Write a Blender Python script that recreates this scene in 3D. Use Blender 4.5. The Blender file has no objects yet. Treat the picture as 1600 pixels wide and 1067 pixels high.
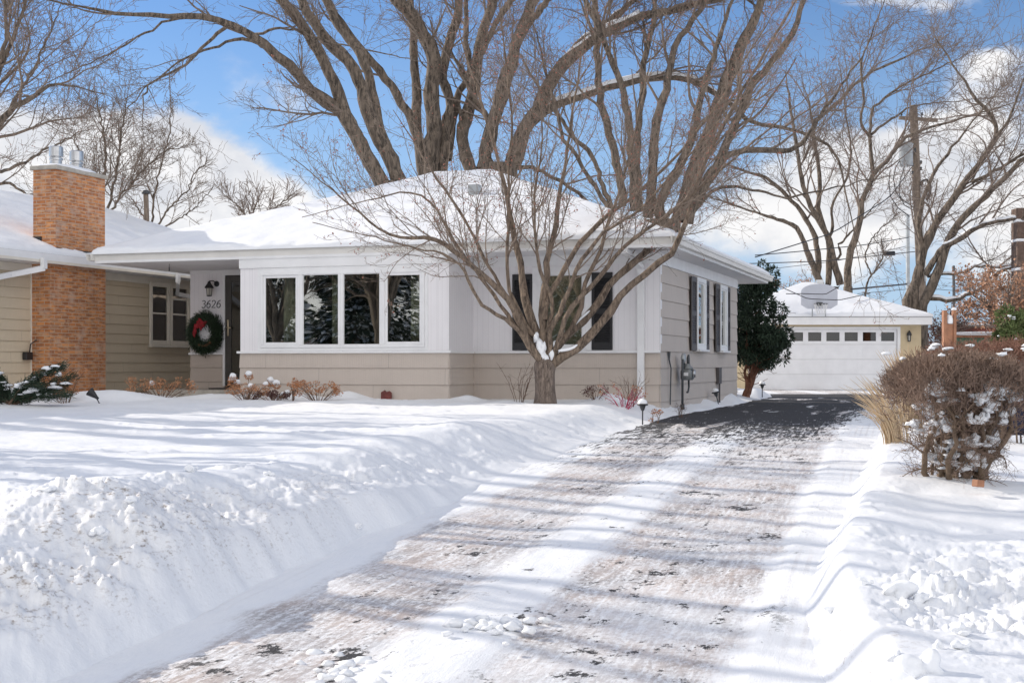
import bpy, math, random
import numpy as np
from mathutils import Vector, Matrix
R = math.radians
SC = bpy.context.scene
COL = SC.collection
random.seed(7)
rng = np.random.default_rng(11)

# ------------------------------------------------------------------ camera, sky, sun, exposure
CAMZ = 0.87
FPX = 2100.0
HY = 569.0                                   # horizon row in the 1600 x 1067 photograph
cam_d = bpy.data.cameras.new("camera")
cam = bpy.data.objects.new("camera", cam_d); COL.objects.link(cam)
cam.location = (0, 0, CAMZ); cam.rotation_euler = (R(90), 0, 0)
cam_d.sensor_width = 36.0; cam_d.lens = FPX/1600*36.0
cam_d.shift_y = (HY-533.5)/1600.0
cam_d.clip_start = 0.1; cam_d.clip_end = 3000
SC.camera = cam

SUN_EL = R(25.5)
SUN_H = (-0.86, 0.51)                         # horizontal direction towards the sun
_n = math.hypot(*SUN_H); SUN_H = (SUN_H[0]/_n, SUN_H[1]/_n)
sun_d = bpy.data.lights.new("sun", 'SUN'); sun_d.energy = 4.5; sun_d.angle = R(0.5); sun_d.color = (1.0, 0.91, 0.79)
sun = bpy.data.objects.new("sun", sun_d); COL.objects.link(sun)
sdir = Vector((SUN_H[0]*math.cos(SUN_EL), SUN_H[1]*math.cos(SUN_EL), math.sin(SUN_EL)))
sun.rotation_euler = sdir.to_track_quat('Z', 'Y').to_euler()
sun.location = (-30, 20, 30)

W = bpy.data.worlds.new("World"); SC.world = W; W.use_nodes = True
nt = W.node_tree; nt.nodes.clear()
def wn(t, **k):
    n = nt.nodes.new(t)
    for a, b in k.items(): setattr(n, a, b)
    return n
wout = wn('ShaderNodeOutputWorld'); bg = wn('ShaderNodeBackground')
sky = wn('ShaderNodeTexSky', sky_type='NISHITA', sun_disc=False)
sky.sun_elevation = SUN_EL
sky.sun_rotation = math.atan2(SUN_H[0], SUN_H[1])
sky.air_density = 1.0; sky.dust_density = 0.0; sky.ozone_density = 2.5
bg.inputs['Strength'].default_value = 0.138
tc = wn('ShaderNodeTexCoord')
# cumulus: soft billows laid out by direction of view from the ground
def vmath(op, a, b=None):
    n = wn('ShaderNodeVectorMath', operation=op)
    if isinstance(a, tuple): n.inputs[0].default_value = a
    else: nt.links.new(a, n.inputs[0])
    if b is not None:
        if isinstance(b, tuple): n.inputs[1].default_value = b
        else: nt.links.new(b, n.inputs[1])
    return n
def smath(op, a, b=None, c=None, clamp=False):
    n = wn('ShaderNodeMath', operation=op); n.use_clamp = clamp
    for i, v in enumerate((a, b, c)):
        if v is None: continue
        if isinstance(v, (int, float)): n.inputs[i].default_value = v
        else: nt.links.new(v, n.inputs[i])
    return n.outputs[0]
noise1 = wn('ShaderNodeTexNoise'); noise1.inputs['Scale'].default_value = 7.0; noise1.inputs['Detail'].default_value = 8; noise1.inputs['Roughness'].default_value = 0.6
st = vmath('MULTIPLY', tc.outputs['Generated'], (1, 1, 1.6)); nt.links.new(st.outputs[0], noise1.inputs['Vector'])
warp = vmath('SUBTRACT', noise1.outputs['Color'], (0.5, 0.5, 0.5))
warp2 = vmath('MULTIPLY', warp.outputs[0], (0.10, 0.10, 0.075))
dirw = vmath('ADD', tc.outputs['Generated'], warp2.outputs[0])
def raydir(px, py):
    v = Vector(((px-800)/FPX, 1, (HY-py)/FPX)).normalized(); return v
# (px, py, half width, half height, strength) of each cloud bank, as directions
blobs = [(150, 285, 190, 75, 1.0), (290, 300, 130, 62, 1.0), (205, 225, 70, 45, .8), (390, 345, 90, 40, .8), (20, 300, 130, 80, .8),
         (345, 75, 60, 38, .35), (405, 135, 62, 38, .42), (455, 175, 50, 24, .35), (660, 330, 130, 45, .35), (1190, 350, 170, 70, .65), (1400, 310, 130, 80, .75),
         (1340, 225, 90, 30, .5), (1510, 190, 55, 45, .6), (1100, 60, 50, 20, .15), (1400, 8, 90, 16, .7), (1550, 105, 50, 22, .5), (1640, 380, 90, 60, .6),
         (1900, 250, 250, 130, .9), (-350, 250, 260, 120, .9), (950, 370, 150, 40, .3)]
acc = None
for (px, py, hw, hh, s) in blobs:
    d = raydir(px, py)
    df = vmath('SUBTRACT', dirw.outputs[0], tuple(d))
    sc = vmath('MULTIPLY', df.outputs[0], (FPX/hw, FPX/hw, FPX/hh))
    ln = vmath('DOT_PRODUCT', sc.outputs[0], sc.outputs[0])
    e = smath('MULTIPLY', smath('EXPONENT', smath('MULTIPLY', ln.outputs['Value'], -0.7)), s)
    acc = e if acc is None else smath('ADD', acc, e)
noise2 = wn('ShaderNodeTexNoise'); noise2.inputs['Scale'].default_value = 16.0; noise2.inputs['Detail'].default_value = 9; noise2.inputs['Roughness'].default_value = 0.55
nt.links.new(st.outputs[0], noise2.inputs['Vector'])
sepd = wn('ShaderNodeSeparateXYZ'); nt.links.new(tc.outputs['Generated'], sepd.inputs[0])
low = wn('ShaderNodeMapRange', interpolation_type='SMOOTHSTEP'); nt.links.new(sepd.outputs[2], low.inputs[0]); low.inputs[1].default_value = .15; low.inputs[2].default_value = .0; low.inputs[4].default_value = .16
back = wn('ShaderNodeMapRange', interpolation_type='SMOOTHSTEP'); nt.links.new(sepd.outputs[1], back.inputs[0]); back.inputs[1].default_value = .1; back.inputs[2].default_value = -.35; back.inputs[4].default_value = .8  # unseen cloud cover behind the camera, added as neutral fill light
over = wn('ShaderNodeMapRange', interpolation_type='SMOOTHSTEP'); nt.links.new(sepd.outputs[2], over.inputs[0]); over.inputs[1].default_value = .40; over.inputs[2].default_value = .75; over.inputs[4].default_value = .5  # out-of-frame overhead cloud, added to brighten and neutralise the shade
acc = smath('ADD', acc, over.outputs[0])
acc = smath('ADD', acc, smath('ADD', low.outputs[0], back.outputs[0]))
cl = smath('ADD', acc, smath('MULTIPLY', smath('SUBTRACT', noise2.outputs['Fac'], 0.5), 0.9))
mr = wn('ShaderNodeMapRange', interpolation_type='SMOOTHSTEP')
nt.links.new(cl, mr.inputs[0]); mr.inputs[1].default_value = 0.34; mr.inputs[2].default_value = 0.85; mr.inputs[4].default_value = 0.93
mr2 = wn('ShaderNodeMapRange', interpolation_type='SMOOTHSTEP'); nt.links.new(noise2.outputs['Fac'], mr2.inputs[0]); mr2.inputs[1].default_value = .35; mr2.inputs[2].default_value = .65
cc = wn('ShaderNodeMixRGB'); nt.links.new(mr2.outputs[0], cc.inputs[0]); cc.inputs[1].default_value = (5.2, 5.25, 5.5, 1); cc.inputs[2].default_value = (7.0, 6.85, 6.75, 1)
tint = wn('ShaderNodeMixRGB', blend_type='MULTIPLY'); tint.inputs[0].default_value = 1; nt.links.new(sky.outputs[0], tint.inputs[1]); tint.inputs[2].default_value = (.56, .69, .88, 1)
bb_ = wn('ShaderNodeMapRange', interpolation_type='SMOOTHSTEP'); nt.links.new(sepd.outputs[1], bb_.inputs[0]); bb_.inputs[1].default_value = .1; bb_.inputs[2].default_value = -.4; bb_.inputs[3].default_value = 1; bb_.inputs[4].default_value = 1.5  # extra brightness given to the added rear clouds, filling the shaded facade
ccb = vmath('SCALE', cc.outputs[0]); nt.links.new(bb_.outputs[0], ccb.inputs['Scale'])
mix = wn('ShaderNodeMixRGB'); hz_ = wn('ShaderNodeMapRange', interpolation_type='SMOOTHSTEP'); nt.links.new(sepd.outputs[2], hz_.inputs[0]); hz_.inputs[1].default_value = .30; hz_.inputs[2].default_value = -.02; hz_.inputs[4].default_value = .8
hm = wn('ShaderNodeMixRGB'); nt.links.new(hz_.outputs[0], hm.inputs[0]); nt.links.new(tint.outputs[0], hm.inputs[1]); hm.inputs[2].default_value = (3.3, 4.5, 6.2, 1)
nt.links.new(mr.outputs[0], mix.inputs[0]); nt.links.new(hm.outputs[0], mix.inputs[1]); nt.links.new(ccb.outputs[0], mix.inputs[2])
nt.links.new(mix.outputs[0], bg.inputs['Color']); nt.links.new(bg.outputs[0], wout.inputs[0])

SC.view_settings.view_transform = 'Standard'; SC.view_settings.look = 'None'
SC.view_settings.exposure = 0.08; SC.view_settings.gamma = 1.0
SC.view_settings.use_curve_mapping = False
SC.cycles.max_bounces = 6; SC.cycles.transparent_max_bounces = 12

# ------------------------------------------------------------------ noise on arrays
def _h(ix, iy, s):
    a = (ix.astype(np.int64)*374761393 + iy.astype(np.int64)*668265263 + s*1274126177) & 0x7fffffff
    a = (a ^ (a >> 13))*1274126177 & 0x7fffffff
    return ((a ^ (a >> 16)) & 0xffff)/65535.0
def vnoise(x, y, s=0):
    ix = np.floor(x); iy = np.floor(y); fx = x-ix; fy = y-iy
    fx = fx*fx*fx*(fx*(fx*6-15)+10); fy = fy*fy*fy*(fy*(fy*6-15)+10)
    ix = ix.astype(np.int64); iy = iy.astype(np.int64)
    a = _h(ix, iy, s); b = _h(ix+1, iy, s); c = _h(ix, iy+1, s); d = _h(ix+1, iy+1, s)
    return (a*(1-fx)+b*fx)*(1-fy)+(c*(1-fx)+d*fx)*fy-0.5
def fbm(x, y, o=4, s=0, g=0.5):
    r = 0; a = 1.0
    for i in range(o):
        ca, sa = math.cos(i*1.1), math.sin(i*1.1)
        r = r+a*vnoise(x*ca-y*sa+i*7.3, x*sa+y*ca+i*3.1, s+i); x = x*2.03; y = y*2.03; a *= g
    return r
def worley(x, y, s=0):
    ix = np.floor(x).astype(np.int64); iy = np.floor(y).astype(np.int64); m = np.full(x.shape, 9.0)
    for dx in (-1, 0, 1):
        for dy in (-1, 0, 1):
            cx = ix+dx; cy = iy+dy
            px = cx+_h(cx, cy, s); py = cy+_h(cx, cy, s+5)
            m = np.minimum(m, (px-x)**2+(py-y)**2)
    return np.sqrt(m)
def chunks(x, y, sc, dens, s=0):
    # scattered angular lumps, one at most per cell, each turned its own way; returns 0..1 heights
    x = x*sc; y = y*sc; ix = np.floor(x).astype(np.int64); iy = np.floor(y).astype(np.int64); m = np.zeros(x.shape)
    for dx in (-1, 0, 1):
        for dy in (-1, 0, 1):
            cx = ix+dx; cy = iy+dy; px = cx+.2+.6*_h(cx, cy, s); py = cy+.2+.6*_h(cx, cy, s+5); on = _h(cx, cy, s+9) < dens
            rr = .18+.34*_h(cx, cy, s+11)**2; a = 6.28*_h(cx, cy, s+13); u = (px-x)*np.cos(a)+(py-y)*np.sin(a); v = -(px-x)*np.sin(a)+(py-y)*np.cos(a)
            q = np.maximum(np.abs(u)*1.15, np.abs(v)*.8)*.55+np.sqrt(u*u+v*v)*.45; q = q*(1+.25*vnoise(x*3.1, y*3.1, s+17)); e = np.clip((rr-q)/rr*3.2, 0, 1); h = e*(2-e)*rr*1.5*(1+.7*u/rr*(_h(cx, cy, s+19)-.2))
            m = np.maximum(m, np.where(on, h, 0))
    return m
def sstep(a, b, x):
    t = np.clip((x-a)/(b-a), 0, 1); return t*t*(3-2*t)

# ------------------------------------------------------------------ materials
MATS = {}
class N:
    def __init__(s, name):
        s.m = bpy.data.materials.new(name); s.m.use_nodes = True; s.t = s.m.node_tree
        s.b = s.t.nodes['Principled BSDF']; MATS[name] = s.m
    def n(s, t, ins=None, **k):
        q = s.t.nodes.new(t)
        for a, b in k.items(): setattr(q, a, b)
        if ins:
            for a, b in ins.items(): s.set(q, a, b)
        return q
    def set(s, q, a, b):
        if isinstance(b, bpy.types.NodeSocket): s.t.links.new(b, q.inputs[a])
        else: q.inputs[a].default_value = b
    def coord(s, kind='Object'):
        return s.n('ShaderNodeTexCoord').outputs[kind]
    def map(s, v, scale=(1, 1, 1), loc=(0, 0, 0), rot=(0, 0, 0)):
        return s.n('ShaderNodeMapping', {'Vector': v, 'Scale': scale, 'Location': loc, 'Rotation': rot}).outputs[0]
    def noise(s, v, scale, det=4, rough=.55, dist=0):
        return s.n('ShaderNodeTexNoise', {'Vector': v, 'Scale': scale, 'Detail': det, 'Roughness': rough, 'Distortion': dist}).outputs['Fac']
    def rng(s, v, a, b, c=0, d=1, sm=False):
        q = s.n('ShaderNodeMapRange', {0: v, 1: a, 2: b, 3: c, 4: d})
        if sm: q.interpolation_type = 'SMOOTHSTEP'
        return q.outputs[0]
    def mix(s, f, a, b, bt='MIX'):
        f4 = lambda c: (c[0], c[1], c[2], 1) if isinstance(c, tuple) else c
        return s.n('ShaderNodeMixRGB', {0: f, 1: f4(a), 2: f4(b)}, blend_type=bt).outputs[0]
    def math(s, op, a, b=0.0, clamp=False):
        q = s.n('ShaderNodeMath', {0: a, 1: b}, operation=op); q.use_clamp = clamp; return q.outputs[0]
    def bump(s, h, st=.3, dist=.02, nrm=None):
        q = s.n('ShaderNodeBump', {'Height': h, 'Strength': st, 'Distance': dist})
        if nrm is not None: s.set(q, 'Normal', nrm)
        s.set(s.b, 'Normal', q.outputs[0]); return q.outputs[0]
    def col(s, c): s.set(s.b, 'Base Color', (c[0], c[1], c[2], 1) if isinstance(c, tuple) else c)
    def rough(s, r): s.set(s.b, 'Roughness', r)

def simple(name, c, r=.6, metal=0, var=.12, scale=8, bump=.0, bs=40):
    m = N(name); v = m.coord()
    f = m.noise(v, scale, 5)
    lo = tuple(x*(1-var) for x in c); hi = tuple(min(1, x*(1+var)) for x in c)
    m.col(m.mix(m.rng(f, .3, .7), lo, hi)); m.rough(r); m.b.inputs['Metallic'].default_value = metal
    if bump: m.bump(m.noise(v, bs, 4), bump, .01)
    return m.m

def mat_snow(name='snow', lumps=True):
    m = N(name); v = m.coord()
    f = m.noise(v, 1.3, 4); g = m.noise(v, 38, 5, .65); h = m.noise(v, 9, 5, .6)
    m.col(m.mix(m.rng(f, .3, .7), (.80, .82, .85), (.85, .86, .875)))
    m.rough(.55); m.b.inputs['Specular IOR Level'].default_value = .25
    hh = m.math('ADD', m.math('MULTIPLY', g, .35), h)
    m.bump(hh, .28, .03)
    return m
sn = mat_snow('snow')
sn.b.inputs['Subsurface Weight'].default_value = 0.0
# ground snow: the 'dirt' attribute (ploughed grit) browns it
mg = mat_snow('ground_snow')
at = mg.n('ShaderNodeAttribute', attribute_name='dirt').outputs['Fac']
gv = mg.coord(); d1 = mg.noise(mg.map(gv, (1, 1, 2.2)), 26, 6, .7); d2 = mg.noise(gv, 7, 4, .6)
dm = mg.math('MULTIPLY', at, mg.math('MULTIPLY', mg.rng(d1, .51, .66, 0, 1), mg.rng(d2, .43, .57, .0, 1)), True)
base = mg.mix(mg.rng(mg.noise(gv, 1.1, 4), .3, .7), (.80, .82, .85), (.85, .86, .875))
c1 = mg.mix(mg.math('MULTIPLY', at, .22), base, (.72, .69, .66))
mg.col(mg.mix(dm, c1, (.27, .22, .18)))

def mat_siding(name, c, board=.295, z0=.215):
    m = N(name); uv = m.coord('UV'); sx = m.n('ShaderNodeSeparateXYZ', {0: uv})
    w = m.n('ShaderNodeTexWave', {'Vector': uv, 'Scale': 9.0, 'Distortion': .0}, bands_direction='X').outputs['Fac']
    st = m.noise(m.map(uv, (14, .6, 1)), 3, 5, .6)
    f = m.noise(uv, 1.6, 5)
    cc = m.mix(m.rng(f, .3, .7), tuple(x*.95 for x in c), tuple(x*1.04 for x in c))
    cc = m.mix(m.rng(st, .35, .7, 0, .25), cc, tuple(x*.82 for x in c))
    sp = m.noise(uv, 22, 6, .75); cc = m.mix(m.rng(sp, .66, .74, 0, .5), cc, tuple(x*.62 for x in c))
    # butt joint between the boards of each course
    row = m.math('FLOOR', m.math('DIVIDE', m.math('SUBTRACT', sx.outputs[1], z0), board))
    off = m.math('MULTIPLY', row, 1.37); jj = m.math('FRACT', m.math('DIVIDE', m.math('ADD', sx.outputs[0], off), 2.44))
    cc = m.mix(m.math('MULTIPLY', m.math('LESS_THAN', jj, .0035), .6), cc, tuple(x*.5 for x in c))
    m.col(cc); m.rough(.6); m.bump(w, .22, .006)
    return m.m
mat_siding('taupe_siding', (.545, .475, .415)); mat_siding('tan_siding', (.60, .51, .38), .2, .3)
def mat_panel(name, c, sc):
    m = N(name); uv = m.coord('UV'); sx = m.n('ShaderNodeSeparateXYZ', {0: uv})
    fr = m.math('FRACT', m.math('MULTIPLY', sx.outputs[0], sc)); gr = m.math('LESS_THAN', fr, .055)
    fr2 = m.math('FRACT', m.math('MULTIPLY', sx.outputs[0], .82)); gr2 = m.math('LESS_THAN', fr2, .006)
    f = m.noise(uv, 2.2, 5); g = m.noise(m.map(uv, (5, .5, 1)), 3, 5)
    cc = m.mix(m.rng(f, .3, .7), tuple(x*.96 for x in c), c)
    cc = m.mix(m.rng(g, .5, .75, 0, .25), cc, tuple(x*.87 for x in c))
    cc = m.mix(m.math('MULTIPLY', gr, .33), cc, tuple(x*.55 for x in c)); cc = m.mix(m.math('MULTIPLY', gr2, .4), cc, tuple(x*.5 for x in c))
    sp = m.noise(uv, 17, 6, .8); cc = m.mix(m.rng(sp, .68, .74, 0, .35), cc, tuple(x*.55 for x in c))
    m.col(cc); m.rough(.5); return m.m
mat_panel('white_panel', (.83, .81, .82), 9.5)
simple('white_trim', (.80, .80, .80), .45, var=.05, scale=3); simple('cream_trim', (.74, .69, .60), .5, var=.06, scale=3)
simple('soffit_white', (.74, .73, .74), .6, var=.05, scale=2)
simple('black_metal', (.018, .018, .02), .4); simple('dark_grey', (.06, .065, .07), .5); simple('shutter', (.016, .016, .018), .45)
simple('shutter_faded', (.085, .075, .075), .55, var=.2); simple('door_paint', (.05, .048, .045), .4)
simple('galvanised', (.55, .55, .55), .28, .9, .2, 5); simple('grey_metal', (.38, .40, .41), .45, .3, .15, 6)
simple('meter_grey', (.19, .20, .20), .5, .2, .2, 10); simple('concrete', (.42, .39, .34), .85, var=.2, scale=7, bump=.4)
simple('rust_red', (.16, .035, .028), .5, var=.3); simple('brass', (.65, .55, .38), .3, .8)
simple('gutter_cream', (.72, .70, .66), .45, var=.06, scale=3)
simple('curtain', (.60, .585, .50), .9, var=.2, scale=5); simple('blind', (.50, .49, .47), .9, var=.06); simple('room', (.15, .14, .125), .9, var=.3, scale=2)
simple('sconce', (.5, .48, .42), .6); simple('asphalt_shingle', (.09, .085, .085), .9, var=.3, scale=30)
simple('cedar', (.33, .155, .085), .7, var=.25, scale=5, bump=.2); simple('brown_wood', (.13, .085, .065), .8, var=.35, scale=7)
simple('navy_plastic', (.015, .02, .06), .4); simple('net_white', (.7, .7, .7), .8); simple('rim_red', (.25, .07, .05), .5)
simple('backboard', (.50, .52, .58), .5, var=.06, scale=3); simple('cream_wall', (.58, .47, .30), .7, var=.06, scale=4)
simple('garage_white', (.80, .80, .81), .45, var=.04, scale=3); simple('green_fence', (.10, .18, .12), .7, var=.2); simple('wire_black', (.03, .03, .035), .6)
simple('red_ribbon', (.30, .012, .02), .7, var=.3, scale=20); simple('pine_cone', (.14, .065, .03), .8); simple('wreath_green', (.025, .048, .022), .7, var=.5, scale=12)
simple('leaf_dry', (.42, .185, .08), .8, var=.35, scale=14); simple('leaf_pale', (.48, .235, .12), .8, var=.35, scale=14)
simple('leaf_dark', (.09, .035, .03), .8, var=.35, scale=14); simple('stem_red', (.42, .03, .09), .6, var=.3, scale=9); simple('stem_brown', (.15, .09, .06), .8, var=.3)
simple('hedge_twig', (.24, .165, .125), .85, var=.4, scale=9); simple('hedge_stem', (.15, .105, .07), .9, var=.4, scale=12, bump=.5)
simple('hedge_red', (.22, .11, .075), .85, var=.4, scale=9); simple('grass_straw', (.60, .46, .30), .8, var=.2, scale=9)
simple('needle', (.022, .042, .022), .75, var=.55, scale=5); simple('needle_light', (.10, .13, .04), .75, var=.5, scale=6); simple('yew_stem', (.16, .065, .035), .8, var=.4)
simple('oak_leaf', (.40, .22, .135), .8, var=.4, scale=2); simple('bud', (.34, .13, .09), .7, var=.3, scale=2)
simple('car_paint', (.35, .36, .38), .25, .3); simple('brick_far', (.22, .07, .05), .85, var=.2)
def mat_bark(name, c, c2, sc=1.0, b=.8):
    m = N(name); v = m.coord(); vv = m.map(v, (1, 1, .22))
    f = m.noise(vv, 26*sc, 7, .72, .6); g = m.noise(v, 1.6, 4); k = m.noise(m.map(v, (1, 1, .1)), 7*sc, 4, .6)
    cc = m.mix(m.rng(f, .40, .60), c, c2); cc = m.mix(m.rng(g, .35, .65, 0, .45), cc, tuple(x*.62 for x in c2))
    m.col(cc); m.rough(.9); m.bump(m.math('ADD', f, k), b, .03); return m.m
mat_bark('bark_maple', (.045, .032, .025), (.30, .225, .165), .9, .8)
mat_bark('bark_trunk', (.075, .055, .045), (.30, .235, .19), 1.2, 1.0)
mat_bark('bark_big', (.026, .021, .017), (.235, .185, .142), .5, 1.0)
mat_bark('bark_twig', (.13, .10, .08), (.25, .195, .155), .6, .2); mat_bark('bark_twig_far', (.15, .115, .095), (.24, .19, .16), .6, .1)
mat_bark('twig_red', (.13, .098, .08), (.30, .235, .185), .6, .2)
mat_bark('pole_wood', (.16, .12, .09), (.30, .24, .19), .8, .4)
m = N('brick'); uv = m.coord('UV')
bk = m.n('ShaderNodeTexBrick', {'Vector': uv, 'Color1': (.46, .165, .055, 1), 'Color2': (.66, .29, .105, 1), 'Mortar': (.50, .40, .31, 1), 'Scale': 1.0, 'Mortar Size': .006, 'Mortar Smooth': .2, 'Bias': 0, 'Brick Width': .21, 'Row Height': .067}, offset=.5)
f = m.noise(uv, 3.0, 5); g = m.noise(m.map(uv, (4.7, 14.9, 1)), 1, 2)
cc = m.mix(m.rng(g, .42, .58, 0, .75), bk.outputs['Color'], (.27, .115, .06)); g2 = m.noise(m.map(uv, (4.7, 14.9, 1), (9, 4, 0)), 1, 1); cc = m.mix(m.rng(g2, .55, .62, 0, .6), cc, (.55, .33, .19))
cc = m.mix(m.rng(f, .54, .70, 0, .55), cc, (.60, .46, .37)); cc = m.mix(m.rng(m.noise(uv, 1.1, 6, .7), .52, .7, 0, .4), cc, (.17, .10, .07)); cc = m.mix(m.rng(bk.outputs['Fac'], .2, .9, 0, .8), cc, (.46, .36, .28))
m.col(cc); m.rough(.85); m.bump(bk.outputs['Fac'], -.7, .012)
def mat_glass(name, tint=(.75, .8, .78), refl=.35):
    m = N(name); t = m.t; t.nodes.remove(m.b)
    tr = m.n('ShaderNodeBsdfTransparent', {'Color': (*tint, 1)}); gl = m.n('ShaderNodeBsdfGlossy', {'Color': (1, 1, 1, 1), 'Roughness': .0})
    wv = m.noise(m.coord(), .9, 2); bp = m.n('ShaderNodeBump', {'Height': wv, 'Strength': .05, 'Distance': .05}); t.links.new(bp.outputs[0], gl.inputs['Normal'])
    fr = m.n('ShaderNodeFresnel', {'IOR': 1.5}); fa = m.math('ADD', m.math('MULTIPLY', fr.outputs[0], .9), refl, True)
    mx = m.n('ShaderNodeMixShader', {0: fa}); t.links.new(tr.outputs[0], mx.inputs[1]); t.links.new(gl.outputs[0], mx.inputs[2])
    t.links.new(mx.outputs[0], t.nodes['Material Output'].inputs[0]); return m.m
mat_glass('glass', (.82, .85, .79), .17); mat_glass('glass_dark', (.3, .3, .3), .03)
# driveway: asphalt under packed, gritty snow; UV = metres across, metres along
m = N('driveway'); uv = m.coord('UV'); sp = m.n('ShaderNodeSeparateXYZ', {0: uv}); U, V = sp.outputs[0], sp.outputs[1]
wob = m.math('MULTIPLY', m.math('SUBTRACT', m.noise(m.map(uv, (1, .45, 1)), 1.5, 8, .68), .5), .75)
Uw = m.math('ADD', U, wob)
def band(a, b, s=.12):
    return m.math('MULTIPLY', m.rng(Uw, a-s, a+s, 0, 1, True), m.rng(Uw, b-s, b+s, 1, 0, True))
tr1 = band(-.05, .88, .1); tr2 = band(1.42, 2.50, .07)
trk = m.math('MAXIMUM', tr1, tr2)
str_ = m.map(uv, (5.5, .55, 1)); s1 = m.noise(str_, 4.0, 7, .72); fine = m.noise(m.map(uv, (1, .6, 1)), 34, 7, .78); mid = m.noise(m.map(uv, (1, .55, 1)), 6.5, 6, .68)
big = m.noise(m.map(uv, (.7, 1, 1)), 1.1, 4, .6)
far = m.rng(V, 12.0, 15.5, 0, 1, True); endw = m.rng(V, 38.5, 40.5, 1, 0, True); farm = m.math('MULTIPLY', far, endw)
dirt = m.math('MULTIPLY', trk, m.rng(m.math('ADD', m.math('MULTIPLY', fine, .55), m.math('MULTIPLY', s1, .45)), .41, .535))
dirt = m.math('MULTIPLY', dirt, m.rng(big, .36, .58, .5, 1))
tread = m.n('ShaderNodeTexWave', {'Vector': m.map(uv, (1, .02, 1)), 'Scale': 4.1, 'Distortion': 5.0, 'Detail': 3.0, 'Detail Scale': .8}, bands_direction='X').outputs['Fac']
tread = m.math('MULTIPLY', m.math('MULTIPLY', m.rng(tread, .55, .9), m.rng(m.noise(m.map(uv, (2.5, .35, 1)), 1.0, 3), .52, .62)), .32)
dirt = m.math('MAXIMUM', dirt, m.math('MULTIPLY', tread, m.rng(fine, .35, .6)), True)
csnow = m.mix(m.rng(mid, .3, .7), (.84, .86, .89), (.89, .90, .915))
cd = m.mix(m.rng(m.noise(uv, 1.7, 3), .38, .62), (.28, .25, .245), (.50, .385, .32)); cd = m.mix(m.rng(fine, .5, .66), cd, (.21, .165, .14))
cc = m.mix(m.math('MULTIPLY', dirt, .82), csnow, cd)
# bare asphalt spots
spot = m.math('ADD', m.math('MULTIPLY', mid, .62), m.math('MULTIPLY', fine, .38))
near_sp = m.math('MULTIPLY', m.rng(spot, .570, .60), m.math('MULTIPLY', m.rng(Uw, .0, .3), m.rng(Uw, 2.5, 2.7, 1, 0)))
near_sp = m.math('MULTIPLY', near_sp, m.rng(trk, 0, 1, .25, 1))
patch = m.math('ADD', m.math('MULTIPLY', m.noise(m.map(uv, (1, .8, 1), (3.3, 1.7, 0)), 1.9, 8, .74), .8), m.math('MULTIPLY', fine, .2))
near_sp = m.math('MAXIMUM', near_sp, m.math('MULTIPLY', m.rng(patch, .580, .60), m.math('MULTIPLY', m.rng(Uw, -.1, .15), m.rng(Uw, 2.55, 2.75, 1, 0))))
ft = m.math('SUBTRACT', m.math('ADD', spot, m.math('MULTIPLY', m.math('SUBTRACT', s1, .5), .8)), m.rng(Uw, 2.0, 3.1, 0, .30, True))
ft = m.math('ADD', ft, m.math('MULTIPLY', m.rng(V, 15.5, 22, -.14, .12), 1.0))
far_sp = m.math('MULTIPLY', farm, m.rng(ft, .40, .47))
drift = m.math('ADD', m.math('MULTIPLY', m.noise(m.map(uv, (1, .16, 1), (5, 2, 0)), 1.3, 7, .7, .8), .85), m.math('MULTIPLY', fine, .15))
far_sp = m.math('MULTIPLY', far_sp, m.rng(drift, .575, .60, 1, .12))
bare = m.math('MAXIMUM', near_sp, far_sp)
asp = m.mix(m.rng(m.noise(uv, 60, 4), .3, .7), (.018, .018, .021), (.048, .046, .048))
m.col(m.mix(bare, cc, asp)); m.rough(m.rng(bare, 0, 1, .6, .85))
hh = m.math('ADD', m.math('MULTIPLY', mid, .6), m.math('MULTIPLY', m.math('ADD', fine, s1), .45))
m.bump(m.math('SUBTRACT', hh, m.math('MULTIPLY', bare, .25)), .55, .03)

# ------------------------------------------------------------------ objects
def link_np(name, V, F, mat, parent=None, smooth=False):
    """V (n,3) array, F (m,k) array of equal-size faces"""
    V = np.asarray(V, dtype=np.float32); F = np.asarray(F, dtype=np.int32)
    me = bpy.data.meshes.new(name); k = F.shape[1]
    me.vertices.add(len(V)); me.vertices.foreach_set('co', V.ravel())
    me.loops.add(F.size); me.loops.foreach_set('vertex_index', F.ravel())
    me.polygons.add(len(F)); me.polygons.foreach_set('loop_start', np.arange(0, F.size, k, dtype=np.int32)); me.polygons.foreach_set('loop_total', np.full(len(F), k, dtype=np.int32))
    if smooth: me.polygons.foreach_set('use_smooth', np.ones(len(F), dtype=bool))
    me.update(calc_edges=True); me.materials.append(MATS[mat])
    o = bpy.data.objects.new(name, me); COL.objects.link(o)
    if parent is not None: o.parent = parent
    return o
def tag(o, label=None, cat=None, group=None, kind=None):
    if label: o['label'] = label
    if cat: o['category'] = cat
    if group: o['group'] = group
    if kind: o['kind'] = kind
    return o
def thing(name, label, cat, loc=(0, 0, 0), rz=0, group=None):
    o = bpy.data.objects.new(name, None); COL.objects.link(o); o.location = loc; o.rotation_euler = (0, 0, rz); o.empty_display_size = .2
    return tag(o, label, cat, group)
def copy_tree(o, parent=None):
    kids = list(o.children); c = o.copy(); COL.objects.link(c); c.parent = parent
    for ch in kids: copy_tree(ch, c)
    return c
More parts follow.
